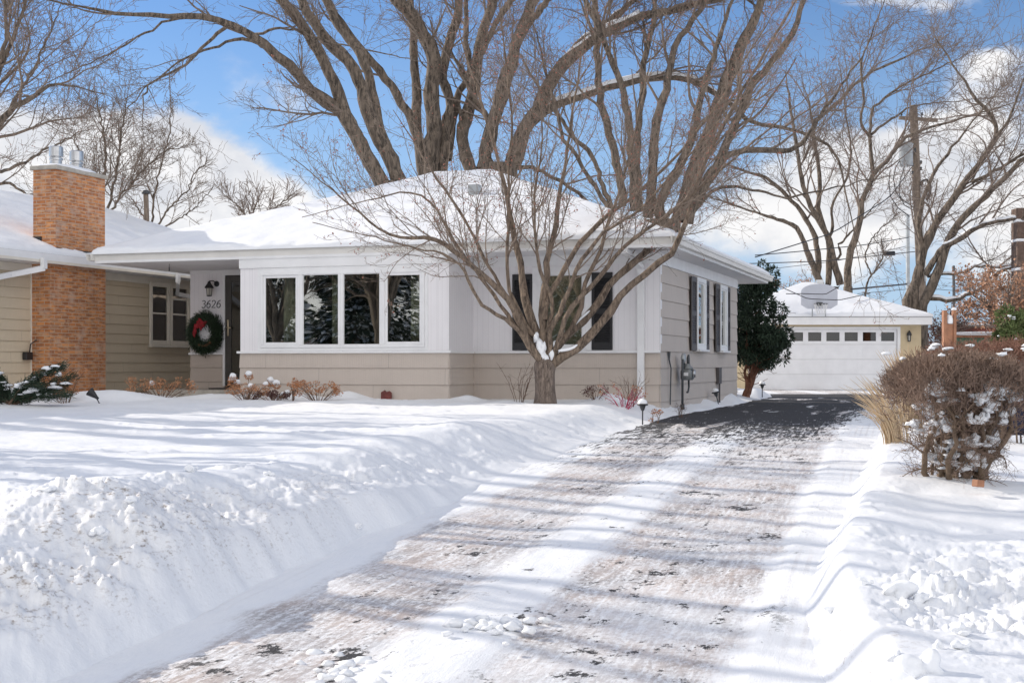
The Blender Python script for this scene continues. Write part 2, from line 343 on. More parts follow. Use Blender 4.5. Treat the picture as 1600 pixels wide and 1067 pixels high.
class MB:
    def __init__(s): s.v = []; s.f = []; s.M = Matrix.Identity(4)
    def add(s, vs, fs):
        b = len(s.v); s.v += [tuple(s.M @ Vector(v)) for v in vs]; s.f += [tuple(b+i for i in f) for f in fs]
        return s
    def box(s, x0, x1, y0, y1, z0, z1, bev=0):
        if x0 > x1: x0, x1 = x1, x0
        if y0 > y1: y0, y1 = y1, y0
        if z0 > z1: z0, z1 = z1, z0
        if bev:
            b = min(bev, (x1-x0)*.45, (y1-y0)*.45, (z1-z0)*.45); vs = []
            for z, i in ((z0, b), (z0+b, 0), (z1-b, 0), (z1, b)):
                vs += [(x0+i, y0+b, z), (x0+b, y0+i, z), (x1-b, y0+i, z), (x1-i, y0+b, z), (x1-i, y1-b, z), (x1-b, y1-i, z), (x0+b, y1-i, z), (x0+i, y1-b, z)] if i == 0 else \
                      [(x0+b, y0+b, z), (x0+b, y0+b, z), (x1-b, y0+b, z), (x1-b, y0+b, z), (x1-b, y1-b, z), (x1-b, y1-b, z), (x0+b, y1-b, z), (x0+b, y1-b, z)]
            fs = [(7, 5, 3, 1)[::1], (24, 26, 28, 30)]
            for r in range(3):
                for k in range(8): fs.append((r*8+k, r*8+(k+1) % 8, r*8+8+(k+1) % 8, r*8+8+k))
            return s.add(vs, fs)
        vs = [(x0, y0, z0), (x1, y0, z0), (x1, y1, z0), (x0, y1, z0), (x0, y0, z1), (x1, y0, z1), (x1, y1, z1), (x0, y1, z1)]
        return s.add(vs, [(3, 2, 1, 0), (4, 5, 6, 7), (0, 1, 5, 4), (1, 2, 6, 5), (2, 3, 7, 6), (3, 0, 4, 7)])
    def prism(s, prof, p0, p1, up=(0, 0, 1)):
        """profile [(across, up)] swept from p0 to p1; across = dir x up"""
        p0 = Vector(p0); p1 = Vector(p1); d = (p1-p0).normalized(); up = Vector(up); ac = d.cross(up).normalized(); up = ac.cross(d)
        n = len(prof); vs = [tuple(p0+ac*a+up*b) for a, b in prof]+[tuple(p1+ac*a+up*b) for a, b in prof]
        fs = [(i, (i+1) % n, n+(i+1) % n, n+i) for i in range(n)]+[tuple(range(n-1, -1, -1)), tuple(range(n, 2*n))]
        return s.add(vs, fs)
    def tube(s, pts, r, n=8, cap=True):
        pts = [Vector(p) for p in pts]; m_ = len(pts)
        if not isinstance(r, (list, tuple)): r = [r]*m_
        vs = []; ref = None
        for i, p in enumerate(pts):
            t = (pts[min(i+1, m_-1)]-pts[max(i-1, 0)]).normalized()
            if ref is None: ref = Vector((0, 0, 1)) if abs(t.z) < .8 else Vector((1, 0, 0))
            a = t.cross(ref).normalized(); b = a.cross(t); ref = b
            for k in range(n):
                w = 2*math.pi*k/n; vs.append(tuple(p+(a*math.cos(w)+b*math.sin(w))*r[i]))
        fs = [(i*n+k, i*n+(k+1) % n, (i+1)*n+(k+1) % n, (i+1)*n+k) for i in range(m_-1) for k in range(n)]
        if cap: fs += [tuple(range(n-1, -1, -1)), tuple(range((m_-1)*n, m_*n))]
        return s.add(vs, fs)
    def lathe(s, prof, c=(0, 0, 0), n=16):
        vs = []
        for r_, z in prof:
            for k in range(n): w = 2*math.pi*k/n; vs.append((c[0]+r_*math.cos(w), c[1]+r_*math.sin(w), c[2]+z))
        fs = [(i*n+k, i*n+(k+1) % n, (i+1)*n+(k+1) % n, (i+1)*n+k) for i in range(len(prof)-1) for k in range(n)]
        fs += [tuple(range(n-1, -1, -1)), tuple(range((len(prof)-1)*n, len(prof)*n))]
        return s.add(vs, fs)
    def blob(s, c, rad, seed=0, n=10, rough=.25, flat=None):
        rr = random.Random(seed); ph = [(rr.uniform(0, 6), rr.uniform(1.5, 3.5), Vector((rr.gauss(0, 1), rr.gauss(0, 1), rr.gauss(0, 1))).normalized()) for _ in range(7)]
        vs = []
        for i in range(n+1):
            th = math.pi*i/n
            for k in range(2*n):
                w = math.pi*k/n; d = Vector((math.sin(th)*math.cos(w), math.sin(th)*math.sin(w), math.cos(th)))
                q = 1+rough*sum(math.sin(a+b*2*d.dot(e)) for a, b, e in ph)/3.0
                v = [c[j]+d[j]*rad[j]*q for j in range(3)]
                if flat is not None: v[2] = max(v[2], flat)
                vs.append(tuple(v))
        m2 = 2*n
        return s.add(vs, [(i*m2+k, (i+1)*m2+k, (i+1)*m2+(k+1) % m2, i*m2+(k+1) % m2) for i in range(n) for k in range(m2)])
    def build(s, name, mat, parent=None, smooth=False):
        me = bpy.data.meshes.new(name); me.from_pydata(s.v, [], s.f); me.materials.append(MATS[mat])
        if smooth: me.polygons.foreach_set('use_smooth', [True]*len(me.polygons))
        uvl = me.uv_layers.new(name='UVMap'); L = np.zeros((len(me.loops), 2), dtype=np.float32)
        Z = Vector((0, 0, 1))
        for p in me.polygons:
            n_ = p.normal
            if abs(n_.z) > .8: tx, ty = Vector((1, 0, 0)), Vector((0, 1, 0))
            else: tx = Z.cross(n_).normalized(); ty = Z
            for li in p.loop_indices:
                co = me.vertices[me.loops[li].vertex_index].co; L[li] = (co.dot(tx), co.dot(ty))
        uvl.data.foreach_set('uv', L.ravel())
        o = bpy.data.objects.new(name, me); COL.objects.link(o)
        if parent is not None: o.parent = parent
        return o
def at(px, py, Y): return Vector(((px-800)/FPX*Y, Y, CAMZ+(HY-py)/FPX*Y))
# ------------------------------------------------------------------ terrain
_YL = [-4, 4, 6.16, 8, 10, 13, 16, 22.8, 30, 36, 41, 44, 46, 60]; _XL = [-4.62, -2.41, -1.81, -1.30, -.75, .08, .91, 2.85, 5.2, 7.0, 7.9, 7.95, 7.95, 7.95]
_YR = [-4, 4, 5.8, 7.1, 9.7, 12.3, 17, 25.4, 35.8, 41, 46, 60]; _XR = [.9, 1.2, 1.33, 1.53, 2.36, 3.15, 4.58, 6.96, 10.0, 12.6, 13.2, 13.2]
_YD = [-4, 4, 6, 8, 10, 13, 16, 22, 60]; _ZD = [-.66, -.56, -.47, -.37, -.28, -.18, -.10, 0, 0]
def XLf(Y): return np.interp(Y, _YL, _XL)
def XRf(Y): return np.interp(Y, _YR, _XR)
def ZDf(Y): return np.interp(Y, _YD, _ZD)
MOUNDS = [(-8.9, 23.2, .9, .55, .24), (-6.9, 23.0, .8, .5, .20), (-2.9, 23.7, .35, .25, .16), (1.62, 22.5, .30, .25, .13), (-.75, 23.0, .28, .2, .09), (-.1, 22.35, .25, .2, .05),
          (3.75, 25.0, .35, .5, .16), (4.3, 27.0, .5, .5, .22), (5.2, 29.6, .55, .8, .34), (6.7, 35.0, .6, 1.5, .25), (-4.8, 24.6, .35, .3, .1), (-5.4, 24.4, .5, .3, .12), (-3.9, 24.1, .5, .3, .1),
          (-2.0, 7.4, .40, .55, .11), (-3.2, 7.3, .9, .5, .03), (-1.35, 8.6, .35, .5, .05), (3.2, 9.9, .6, .5, .06), (-1.2, 11.0, .35, .5, .07), (-.5, 14.4, .5, .8, .06)]
def ground_z(X, Y, detail=True):
    xl = XLf(Y); xr = XRf(Y); zd = ZDf(Y)
    wob = .10*fbm(X*.0+Y*.9, Y*1.3, 3, 40) if detail else 0
    dl = (xl+wob-X)*.95; dr = (X-xr-wob*.3)*.95
    zl = np.interp(Y, [0, 4, 5, 6.3, 7.4, 8.6, 10, 14, 20, 23, 31, 34, 60], [-.62, -.50, -.36, -.05, .07, .10, .10, .14, .20, .24, .26, .15, .12])
    zr = np.interp(Y, [0, 4, 5, 6, 8, 10, 14, 20, 30, 46, 60], [-.40, -.32, -.29, -.24, -.12, -.04, .05, .12, .1, .06, .1])
    zr = zr-.12*sstep(4.6, 6.0, X)*sstep(9, 12, Y)*sstep(30, 20, Y)
    wl = np.interp(Y, [4, 8, 10, 16, 24, 40], [.62, .95, 1.2, 1.2, 1.0, 1.2]); wr = np.interp(Y, [4, 8, 12, 20, 40], [.20, .22, .28, .4, .8])
    stp = sstep(12.5, 9.5, Y); pf = stp*(.58*sstep(-.02, .24, dl)+.42*sstep(.15, 1.05, dl))+(1-stp)*sstep(-.02, 1, dl/wl)
    L = zd+(zl-zd)*pf+(.02+.07*sstep(9.5, 8, Y))*np.exp(-((dl-wl*1.0)/.38)**2)*sstep(24, 17, Y)
    L = L-.10*np.exp(-((dl-.0)/.2)**2)*0
    Rr = zd+(zr-zd)*sstep(0.0, 1, dr/wr)+.05*np.exp(-((dr-wr*1.1)/.3)**2)
    mid = zd-.10
    z = np.where(dl > 0, np.maximum(L, mid), np.where(dr > 0, Rr, mid))
    # blend so that the snow edge dips beneath the driveway sheet
    z = z-.03*np.exp(-(np.maximum(dl, 0)/.05)**2)*(dl > -.0)
    out = np.clip(np.maximum(dl, dr)/.35, 0, 1)
    for (mx, my, sx, sy, h) in MOUNDS: z = z+out*h*np.exp(-((X-mx)/sx)**2-((Y-my)/sy)**2)
    if detail:
        z = z+out*(.050*fbm(X*.55, Y*.8, 3, 3)+.028*fbm(X*1.6+3, Y*2.4, 3, 9))
        # ploughed mound: lumps and clods facing the street
        cl1 = sstep(-.10, .22, fbm(X*.8+5, Y*.9, 3, 71)); mkl = sstep(9.2, 7.9, Y+.5*fbm(X*1.2, Y, 2, 6)+.25*X*(X > -1.6))*sstep(.10, .45, dl)
        mkr = sstep(8.4, 6.4, Y+.6*fbm(X, Y, 2, 8))*sstep(.12, .5, dr)*(.25+.75*sstep(-.2, .15, fbm(X*1.3, Y*1.0, 2, 73)))
        mk = np.clip(mkl*(.6+.4*cl1)+mkr, 0, 1)
        lum = .10*fbm(X*2.2, Y*2.4, 2, 21)+.085*chunks(X, Y, 3.2, .30, 31)+.060*chunks(X, Y, 6.5, .45, 37)+.040*chunks(X, Y, 13, .5, 41)+.022*chunks(X, Y, 24, .5, 43)+.020*fbm(X*14, Y*14, 4, 33)
        z = z+mk*lum*.95
        rim = np.exp(-((dl-wl*.95)/.3)**2)*(dl > 0)*sstep(12.5, 8.5, Y)+.5*np.exp(-((dr-.3)/.18)**2)*(dr > 0)*sstep(14, 7, Y)
        z = z+rim*sstep(-.05, .2, fbm(X*1.5, Y*1.5, 2, 75))*(.05*chunks(X, Y, 6, .4, 51)+.03*chunks(X, Y, 14, .4, 53)+.012*fbm(X*12, Y*12, 3, 55))
        dis = sstep(.05, .25, fbm(X*.9, Y*1.3, 3, 55))*out*(1-mk)
        z = z+dis*(.016*fbm(X*7, Y*9, 3, 60)+.02*chunks(X, Y, 8, .25, 61))
        # streaky face cut by the shovel
        face = np.exp(-((dl-wl*.45)/.28)**2)*(dl > 0)*sstep(17, 9, Y)
        z = z+face*(.050*fbm(X*9, Y*4.5, 4, 44)+.020*fbm(X*25, Y*15, 3, 47)+.03*chunks(X, Y, 10, .22, 48))
        z = z+out*.006*fbm(X*9, Y*9, 3, 77)
    return z
def gz(x, y): return float(ground_z(np.array([float(x)]), np.array([float(y)]))[0])
def dirt_w(X, Y):
    dl = (XLf(Y)-X)*.95; dr = (X-XRf(Y))*.95
    lf = sstep(-.25, .2, fbm(X*1.1, Y*1.1, 3, 90))
    d = .95*np.exp(-((dl-.50)/.28)**2)*sstep(11.5, 8.5, Y)+.42*sstep(9.4, 8.0, Y)*sstep(.0, .3, dl)
    d = d+.25*sstep(7.6, 6.4, Y)*sstep(0, .3, dr)+.5*np.exp(-((dr-.1)/.1)**2)*sstep(9, 6, Y)
    return np.clip(d*(.25+.9*lf), 0, 1)
# rows and columns fan out with distance so that detail is spent where it shows
rows = [2.0]
while rows[-1] < 60: rows.append(rows[-1]*(1.0042 if rows[-1] < 26 else 1.012))
rows = np.array(rows)
fa = np.concatenate([np.linspace(-2.2, -.46, 70, endpoint=False), np.linspace(-.46, .46, 700), np.linspace(.46, 2.2, 70)[1:]])
YY, FF = np.meshgrid(rows, fa, indexing='ij'); XX = YY*FF
ZZ = ground_z(XX, YY)
def grid_faces(nr, nc):
    i = np.arange(nr-1)[:, None]*nc+np.arange(nc-1)[None]; i = i.ravel()
    return np.stack([i, i+1, i+1+nc, i+nc], 1)
g = link_np('snow_lawn', np.stack([XX.ravel(), YY.ravel(), ZZ.ravel()], 1), grid_faces(len(rows), len(fa)), 'ground_snow', smooth=True)
a_ = g.data.attributes.new('dirt', 'FLOAT', 'POINT'); a_.data.foreach_set('value', dirt_w(XX, YY).ravel().astype(np.float32))
tag(g, 'bumpy snow covered front lawn with ploughed banks beside the driveway', 'lawn', kind='structure')
# land beyond, to the horizon, and the street behind the camera
Vf = []; 
xs = np.concatenate([np.linspace(-1500, -140, 12), np.linspace(-130, 130, 60), np.linspace(140, 1500, 12)]); ys = np.concatenate([[58, 60, 64, 70, 80, 95, 115], np.linspace(140, 2200, 20)])
Yg, Xg = np.meshgrid(ys, xs, indexing='ij'); Zg = .04+.2*fbm(Xg*.05, Yg*.05, 3, 4)*sstep(60, 75, Yg)
link_np('far_ground', np.stack([Xg.ravel(), Yg.ravel(), Zg.ravel()], 1), grid_faces(len(ys), len(xs)), 'snow', smooth=True)['kind'] = 'structure'
ys = np.linspace(-120, 2.3, 40); Yg, Xg = np.meshgrid(ys, xs, indexing='ij'); Zg = np.full(Yg.shape, -.72)+.35*sstep(-9, -11, Yg)
link_np('street', np.stack([Xg.ravel(), Yg.ravel(), Zg.ravel()], 1), grid_faces(len(ys), len(xs)), 'snow', smooth=True)['kind'] = 'structure'
# driveway sheet
vy = np.concatenate([np.arange(-2, 20, .045), np.arange(20, 46.0, .12)]); nu = 110
vv, uu = np.meshgrid(vy, np.linspace(0, 1, nu), indexing='ij')
xl = XLf(vv)-.35; xr = XRf(vv)+.25; Xd = xl+(xr-xl)*uu; Ud = Xd-XLf(vv)-.33
Zd = ZDf(vv)+.010*fbm(Xd*2.3, vv*1.0, 3, 12)+.006*fbm(Xd*9, vv*3, 3, 14)
clean = np.maximum(sstep(.80, 1.0, Ud)*sstep(1.50, 1.35, Ud), sstep(2.50, 2.62, Ud))*sstep(24, 17, vv)
Zd = Zd+.022*clean+clean*.012*fbm(Xd*5, vv*4, 3, 17)
drv = link_np('driveway', np.stack([Xd.ravel(), vv.ravel(), Zd.ravel()], 1), grid_faces(len(vy), nu), 'driveway', smooth=True)
uvl = drv.data.uv_layers.new(name='UVMap'); li = np.zeros(len(drv.data.loops), dtype=np.int32); drv.data.loops.foreach_get('vertex_index', li)
uvl.data.foreach_set('uv', np.stack([Ud.ravel()[li], vv.ravel()[li]], 1).astype(np.float32).ravel())
tag(drv, 'long driveway with packed gritty snow near and bare asphalt by the garage', 'driveway', kind='structure')

# ------------------------------------------------------------------ building helpers (local frame: x right, y inward, z up)
def hip_snow(x0, x1, y0, y1, z0, pitch, rid, name, parent, seed, th=.10, ridge_z=None):
    """snow lying on a hip roof; one grid with a thick rounded lip"""
    st = .07; nx = int((x1-x0)/st)+1; ny = int((y1-y0)/st)+1
    ex = np.concatenate([[x0, x0+.012, x0+.035], np.linspace(x0+.09, x1-.09, nx), [x1-.035, x1-.012, x1]]); ey = np.concatenate([[y0, y0+.012, y0+.035], np.linspace(y0+.09, y1-.09, ny), [y1-.035, y1-.012, y1]])
    Y, X = np.meshgrid(ey, ex, indexing='ij')
    dx = np.minimum(X-x0, x1-X); dy = np.minimum(Y-y0, y1-Y); d = np.minimum(dx, dy)
    z = z0+pitch*np.minimum(d, rid)
    lip = np.sqrt(np.clip(1-(1-np.clip(d/.09, 0, 1))**2, 0, 1))
    z = z+lip*(th*.9+.045*fbm(X*.6, Y*.6, 3, seed)+.016*fbm(X*4, Y*4, 4, seed+3)+.045*fbm(X*5, Y*5, 4, seed+5)*np.exp(-(d/.22)**2))
    nxx = len(ex); nyy = len(ey); V = np.stack([X.ravel(), Y.ravel(), z.ravel()], 1); F = grid_faces(nyy, nxx)
    return link_np(name, V, F, 'snow', parent, smooth=True)
def hip_solid(x0, x1, y0, y1, z0, pitch, rid, name, mat, parent, drop=.03):
    r = min(rid, (x1-x0)/2, (y1-y0)/2); b = MB(); zt = z0+pitch*r
    vs = [(x0, y0, z0), (x1, y0, z0), (x1, y1, z0), (x0, y1, z0), (x0+r, y0+r, zt), (x1-r, y0+r, zt), (x1-r, y1-r, zt), (x0+r, y1-r, zt)]
    b.add(vs, [(0, 1, 5, 4), (1, 2, 6, 5), (2, 3, 7, 6), (3, 0, 4, 7), (4, 5, 6, 7), (3, 2, 1, 0)])
    return b.build(name, mat, parent)
GUT = [(0, 0), (0, .125), (-.012, .125), (-.012, .012), (-.085, .012), (-.10, .075), (-.115, .085), (-.115, .125), (-.13, .125), (-.13, .08), (-.112, .065), (-.095, 0)]
def lap(b, x0, x1, zs, y, flip=False):
    """courses of lap siding on the plane y (outside is -y)"""
    for z0, z1 in zip(zs[:-1], zs[1:]):
        b.prism([(0, z0), (.026, z0), (.026, z0+.006), (.008, z1-.004), (0, z1-.004)], (x0, y, 0), (x1, y, 0))
def win(parent, M, x0, x1, z0, z1, fw=.06, sash=0, pane='glass', depth=.05, name='window', fmat='white_trim', rail=None, sill=True, back='blind', backy=.02, cur=None):
    """window in the plane y=0 of matrix M, facing -y: frame > pane, sill"""
    b = MB(); b.M = M
    b.box(x0, x1, -depth, .0, z1-fw, z1, .006); b.box(x0, x1, -depth, 0, z0, z0+fw, .006); b.box(x0, x0+fw, -depth, 0, z0+fw, z1-fw, .006); b.box(x1-fw, x1, -depth, 0, z0+fw, z1-fw, .006)
    f = b.build(name, fmat, parent)
    ix0, ix1, iz0, iz1 = x0+fw, x1-fw, z0+fw, z1-fw
    if sash:
        s_ = MB(); s_.M = M; d = depth*.62
        s_.box(ix0, ix1, -d, -.002, iz1-sash, iz1, .004); s_.box(ix0, ix1, -d, -.002, iz0, iz0+sash, .004); s_.box(ix0, ix0+sash, -d, -.002, iz0+sash, iz1-sash, .004); s_.box(ix1-sash, ix1, -d, -.002, iz0+sash, iz1-sash, .004)
        if rail: 
            for rz_ in rail: s_.box(ix0+sash, ix1-sash, -d*.9, -.002, rz_-.018, rz_+.018, .003)
        s_.build('sash', fmat, f); ix0 += sash; ix1 -= sash; iz0 += sash; iz1 -= sash
    p = MB(); p.M = M; p.box(ix0-.003, ix1+.003, -.020, -.014, iz0-.003, iz1+.003); p.build('pane', pane, f)
    if back:
        q = MB(); q.M = M; q.box(ix0, ix1, backy-.012, backy-.008, iz0, iz1); q.build('blind', back, f)
    if sill:
        q = MB(); q.M = M; q.box(x0-.03, x1+.03, -depth-.06, -.003, z0-.045, z0-.003, .008); q.build('sill', fmat, f)
    return f
def shutter(parent, M, x0, x1, z0, z1, mat='shutter'):
    b = MB(); b.M = M; w = .045
    b.box(x0, x0+w, -.055, -.028, z0, z1, .004); b.box(x1-w, x1, -.055, -.028, z0, z1, .004)
    zm = (z0+z1)/2
    for a, c in ((z0, z0+.13), (z1-.10, z1), (zm-.045, zm+.045)): b.box(x0+w, x1-w, -.052, -.03, a, c)
    for a, c in ((z0+.13, zm-.045), (zm+.045, z1-.10)):
        n = int((c-a)/.042)
        for i in range(n):
            z = a+(c-a)*(i+.5)/n
            b.add([(x0+w, -.052, z-.016), (x1-w, -.052, z-.016), (x1-w, -.032, z+.016), (x0+w, -.032, z+.016), (x0+w, -.048, z-.019), (x1-w, -.048, z-.019), (x1-w, -.028, z+.013), (x0+w, -.028, z+.013)],
                  [(0, 1, 2, 3), (7, 6, 5, 4), (0, 4, 5, 1), (1, 5, 6, 2), (2, 6, 7, 3), (3, 7, 4, 0)])
    b.box(x0+w, x1-w, -.030, -.026, z0+.1, z1-.08)
    return b.build('shutter', mat, parent)
def pipe_rect(b, pts, w=.075, d=.055):
    pts = [Vector(p) for p in pts]
    for p, q in zip(pts[:-1], pts[1:]):
        dr = (q-p).normalized(); up = Vector((0, -1, 0)) if abs(dr.y) < .7 else Vector((0, 0, 1))
        b.prism([(-w/2, -d/2), (w/2, -d/2), (w/2, d/2), (-w/2, d/2)], p-dr*.01, q+dr*.012, up)
I4 = Matrix.Identity(4)

# ================================================================== the house
TH = -R(19.05)
house = thing('house', 'single storey white and taupe house with snowy hip roof and wide bay window', 'house', (2.56, 23.3, 0), TH)
def HW(x, y, z): c, s = math.cos(TH), math.sin(TH); return Vector((2.56+x*c-y*s, 23.3+x*s+y*c, z))
zs = [.10, .215, .51, .803, 1.095]
SILLZ = 1.095
BX0, BX1, BY = -7.56, -3.45, -1.2           # bay extents
EY = 1.3                                      # recess of the entry wall
WX = -10.2; DEP = 7.9; EAVE = 2.80
b = MB()
lap(b, BX1, 0, zs, 0)                                    # right of the bay
lap(b, BX0, BX1, zs, BY)                                 # bay front
b.M = Matrix.Translation((BX1, BY, 0)) @ Matrix.Rotation(R(90), 4, 'Z'); lap(b, 0, 1.2, zs, 0)
b.M = Matrix.Translation((BX0, EY, 0)) @ Matrix.Rotation(R(-90), 4, 'Z'); lap(b, 0, EY+1.2, zs, 0)
b.M = Matrix.Identity(4); lap(b, WX, BX0-1.83, zs[2:] if 0 else [.36, .51, .803, 1.095], EY)
# right-hand side wall, board courses all the way up
zside = [.10, .215, .51, .803, 1.095, 1.39, 1.69, 1.99, 2.29, 2.60]
b.M = Matrix.Rotation(R(90), 4, 'Z'); lap(b, 0, DEP, zside, 0)
b.M = Matrix.Identity(4)
b.build('lower_siding', 'taupe_siding', house)
b = MB()                                                 # sheathing behind, foundation, hidden walls
b.box(BX1-.02, -.02, .004, .1, .05, EAVE); b.box(-.1, -.004, .1, DEP, .05, EAVE); b.box(WX, -.1, DEP-.1, DEP, .05, EAVE); b.box(WX+.004, WX+.1, EY+.1, DEP-.1, .05, EAVE)
b.box(BX1-.1, BX1-.004, BY+.1, .004, .05, 1.09); b.box(BX0+.1, BX1-.1, BY+.004, BY+.1, .05, 1.09); b.box(BX0+.004, BX0+.1, BY+.1, EY, .05, 1.09)
b.box(WX+.1, BX0-1.83, EY+.004, EY+.1, .05, EAVE); b.box(BX0-.9, BX0+.1, EY+.004, EY+.1, .05, EAVE)
b.build('wall', 'taupe_siding', house)
# white grooved panels above the sill
b = MB(); W1 = .018
b.box(BX1, -2.309, -W1, 0, SILLZ, 2.62); b.box(-1.216, 0, -W1, 0, SILLZ, 2.62); b.box(-2.309, -1.216, -W1, 0, 2.52, 2.62); b.box(-2.309, -1.216, -W1, 0, SILLZ, 1.14)
b.box(-.0, .018, -W1, .10, SILLZ, 2.62)
b.build('upper_panel', 'white_panel', house); b = MB()
b.box(BX1-.02, BX1, BY, -W1, SILLZ, EAVE)
b.box(BX0, -7.134, BY, BY+.02, SILLZ, 2.62); b.box(-3.902, BX1-.02, BY, BY+.02, SILLZ, 2.62); 
b.build('upper_panel', 'white_panel', house); b = MB(); b.box(BX0, BX0+.02, BY+.02, EY, SILLZ, EAVE)
b.build('upper_panel', 'white_panel', house)
b = MB(); b.box(WX-.0, BX0-1.80, EY-W1, EY, SILLZ, EAVE); b.box(BX0-.93, BX0, EY-W1, EY, SILLZ, EAVE); b.box(BX0-1.80, BX0-.93, EY-W1, EY, 2.70, EAVE)
b.build('upper_panel', 'white_panel', house)
# trim: sill boards, friezes
b = MB()
def sillb(x0, x1, y): b.box(x0, x1, y-.055, y, SILLZ-.03, SILLZ+.012, .006)
sillb(BX1+.055, .02, -W1-.001); sillb(BX0-.05, BX1+.055, BY-.002); b.box(BX1+.001, BX1+.05, BY, -.075, SILLZ-.03, SILLZ+.012)
b.build('trim_board', 'white_trim', house); b = MB(); sillb(WX-.02, BX0-1.83, EY-W1-.001); b.build('trim_board', 'white_trim', house); b = MB()
b.box(BX0-.012, BX1+.012, BY-.03, BY+.0, 2.62, EAVE-.002); b.box(BX1+.02, .03, -.04, .0, 2.62, EAVE-.002); b.box(.0, .03, .0, DEP, 2.60, EAVE-.002)
b.build('trim_board', 'white_trim', house); b = MB(); b.box(WX, BX0-.01, EY-W1-.02, EY-W1-.001, 2.74, EAVE-.002)
b.build('trim_board', 'white_trim', house)
# roof
RX0, RX1, RY0, RY1 = -10.69, .5, -1.25, 9.4
RID = 5.0; PIT = .385
b = MB(); b.box(RX0+.02, RX1-.02, RY0+.02, RY1-.02, EAVE, EAVE+.02); b.build('soffit', 'soffit_white', house)
roof = hip_solid(RX0, RX1, RY0, RY1, EAVE+.15, PIT, RID, 'roof', 'asphalt_shingle', house)
b = MB(); b.box(RX0, RX1, RY0-.0, RY0+.02, EAVE-.012, EAVE+.148); b.box(RX0, RX1, RY1-.02, RY1, EAVE-.012, EAVE+.148); b.box(RX0, RX0+.02, RY0+.02, RY1-.02, EAVE-.012, EAVE+.148); b.box(RX1-.02, RX1, RY0+.02, RY1-.02, EAVE-.012, EAVE+.148)
b.build('fascia', 'white_trim', roof)
b = MB(); zg = EAVE+.035
b.prism([(-a, c) for a, c in GUT][::-1], (RX1+.13, RY0-.001, zg), (RX0-.1, RY0-.001, zg)); b.prism([(a, c) for a, c in GUT], (RX1+.001, RY1+.05, zg), (RX1+.001, RY0-.13, zg))
b.prism([(a, c) for a, c in GUT], (RX0-.001, RY0-.1, zg), (RX0-.001, RY1, zg))
b.build('gutter', 'gutter_cream', roof)
hip_snow(RX0-.05, RX1+.05, RY0-.05, RY1+.05, EAVE+.155, PIT, RID, 'roof_snow', roof, 101)
b = MB(); zz = EAVE+.15+PIT*3.3
for (vx, vy_) in ((-4.05, 1.67),): b.box(vx-.10, vx+.10, vy_-.10, vy_+.10, 4.0, 4.36)
b.build('roof_vent', 'grey_metal', roof)
# bay windows: four casements
wx = [-7.134, -6.326, -5.518, -4.710, -3.902]; MB_ = Matrix.Translation((0, BY+.02, 0))
for i in range(4):
    x0, x1 = wx[i], wx[i+1]
    s_ = .05 if i in (0, 3) else .0
    win(house, MB_, x0, x1, 1.165, 2.53, .05, s_ or .012, 'glass', .045, sill=False, back=None)
b = MB(); b.box(wx[0]-.06, wx[-1]+.06, BY-.012, BY+.02, 2.53, 2.618); b.box(wx[0]-.06, wx[-1]+.06, BY-.012, BY+.02, 1.11, 1.163); b.box(wx[0]-.06, wx[0]-.001, BY-.012, BY+.02, 1.163, 2.53); b.box(wx[-1]+.001, wx[-1]+.06, BY-.012, BY+.02, 1.163, 2.53)
b.build('window_surround', 'white_trim', house)
# living room seen through the glass
b = MB(); b.box(-7.45, -3.1, 2.6, 2.65, .3, 2.79); b.box(-7.45, -3.56, -1.08, .1, .9, .93); b.box(-7.45, -3.1, .1, 2.6, .9, .93); b.box(-7.45, -3.56, -1.08, .1, 2.77, 2.79); b.box(-7.45, -3.1, .1, 2.6, 2.77, 2.79); b.box(-7.46, -7.45, -1.08, 2.6, .9, 2.79); b.box(-3.1, -3.09, .1, 2.6, .9, 2.79); b.box(-3.56, -3.55, -1.08, .1, .9, 2.79); b.box(-3.56, -3.1, .09, .1, .9, 2.79)
b.build('room_lining', 'room', house)
def curtain(x0, x1, y, z0, z1, waves):
    b = MB(); n = waves*8; vs = []; 
    for i in range(n+1):
        t = i/n; x = x0+(x1-x0)*t; yy = y+.035*math.sin(t*waves*2*math.pi)
        vs += [(x, yy, z0), (x, yy, z1), (x, yy+.006, z1), (x, yy+.006, z0)]
    fs = []
    for i in range(n):
        for k in range(4): fs.append((i*4+k, i*4+(k+1) % 4, i*4+4+(k+1) % 4, i*4+4+k))
    b.add(vs, fs); return b.build('curtain', 'curtain', house, True)
curtain(-6.86, -6.52, BY+.35, .9, 2.6, 3); curtain(-4.32, -3.95, BY+.35, .9, 2.6, 4); curtain(-5.95, -5.75, BY+.5, .9, 2.6, 2)
b = MB(); b.lathe([(.02, 0), (.07, .05), (.075, .22), (.03, .30), (.01, .31)], (-4.62, 2.3, 1.75)); b.build('wall_sconce', 'sconce', house, True)
# door and storm door
f = MB(); dx0, dx1 = BX0-1.80, BX0-.93
f.box(dx0-.05, dx0, EY-.06, EY-W1-.002, .42, 2.74); f.box(dx1, dx1+.05, EY-.06, EY-W1-.002, .42, 2.74); f.box(dx0, dx1, EY-.06, EY-W1-.002, 2.69, 2.74); f.build('door_frame', 'white_trim', house)
f = MB(); y0 = EY-.045
f.box(dx0+.002, dx0+.14, y0, y0+.04, .44, 2.685, .004); f.box(dx1-.14, dx1-.002, y0, y0+.04, .44, 2.685, .004); f.box(dx0+.14, dx1-.14, y0, y0+.04, 2.54, 2.685, .004); f.box(dx0+.14, dx1-.14, y0, y0+.04, .44, .68, .004)
door = f.build('door', 'door_paint', house)
f = MB(); f.box(dx0+.138, dx1-.138, y0+.016, y0+.022, .678, 2.542); f.build('pane', 'glass_dark', door)
f = MB(); f.box(dx0+.1, dx1-.1, y0+.06, y0+.07, .5, 2.6); f.build('inner_leaf', 'door_paint', door)
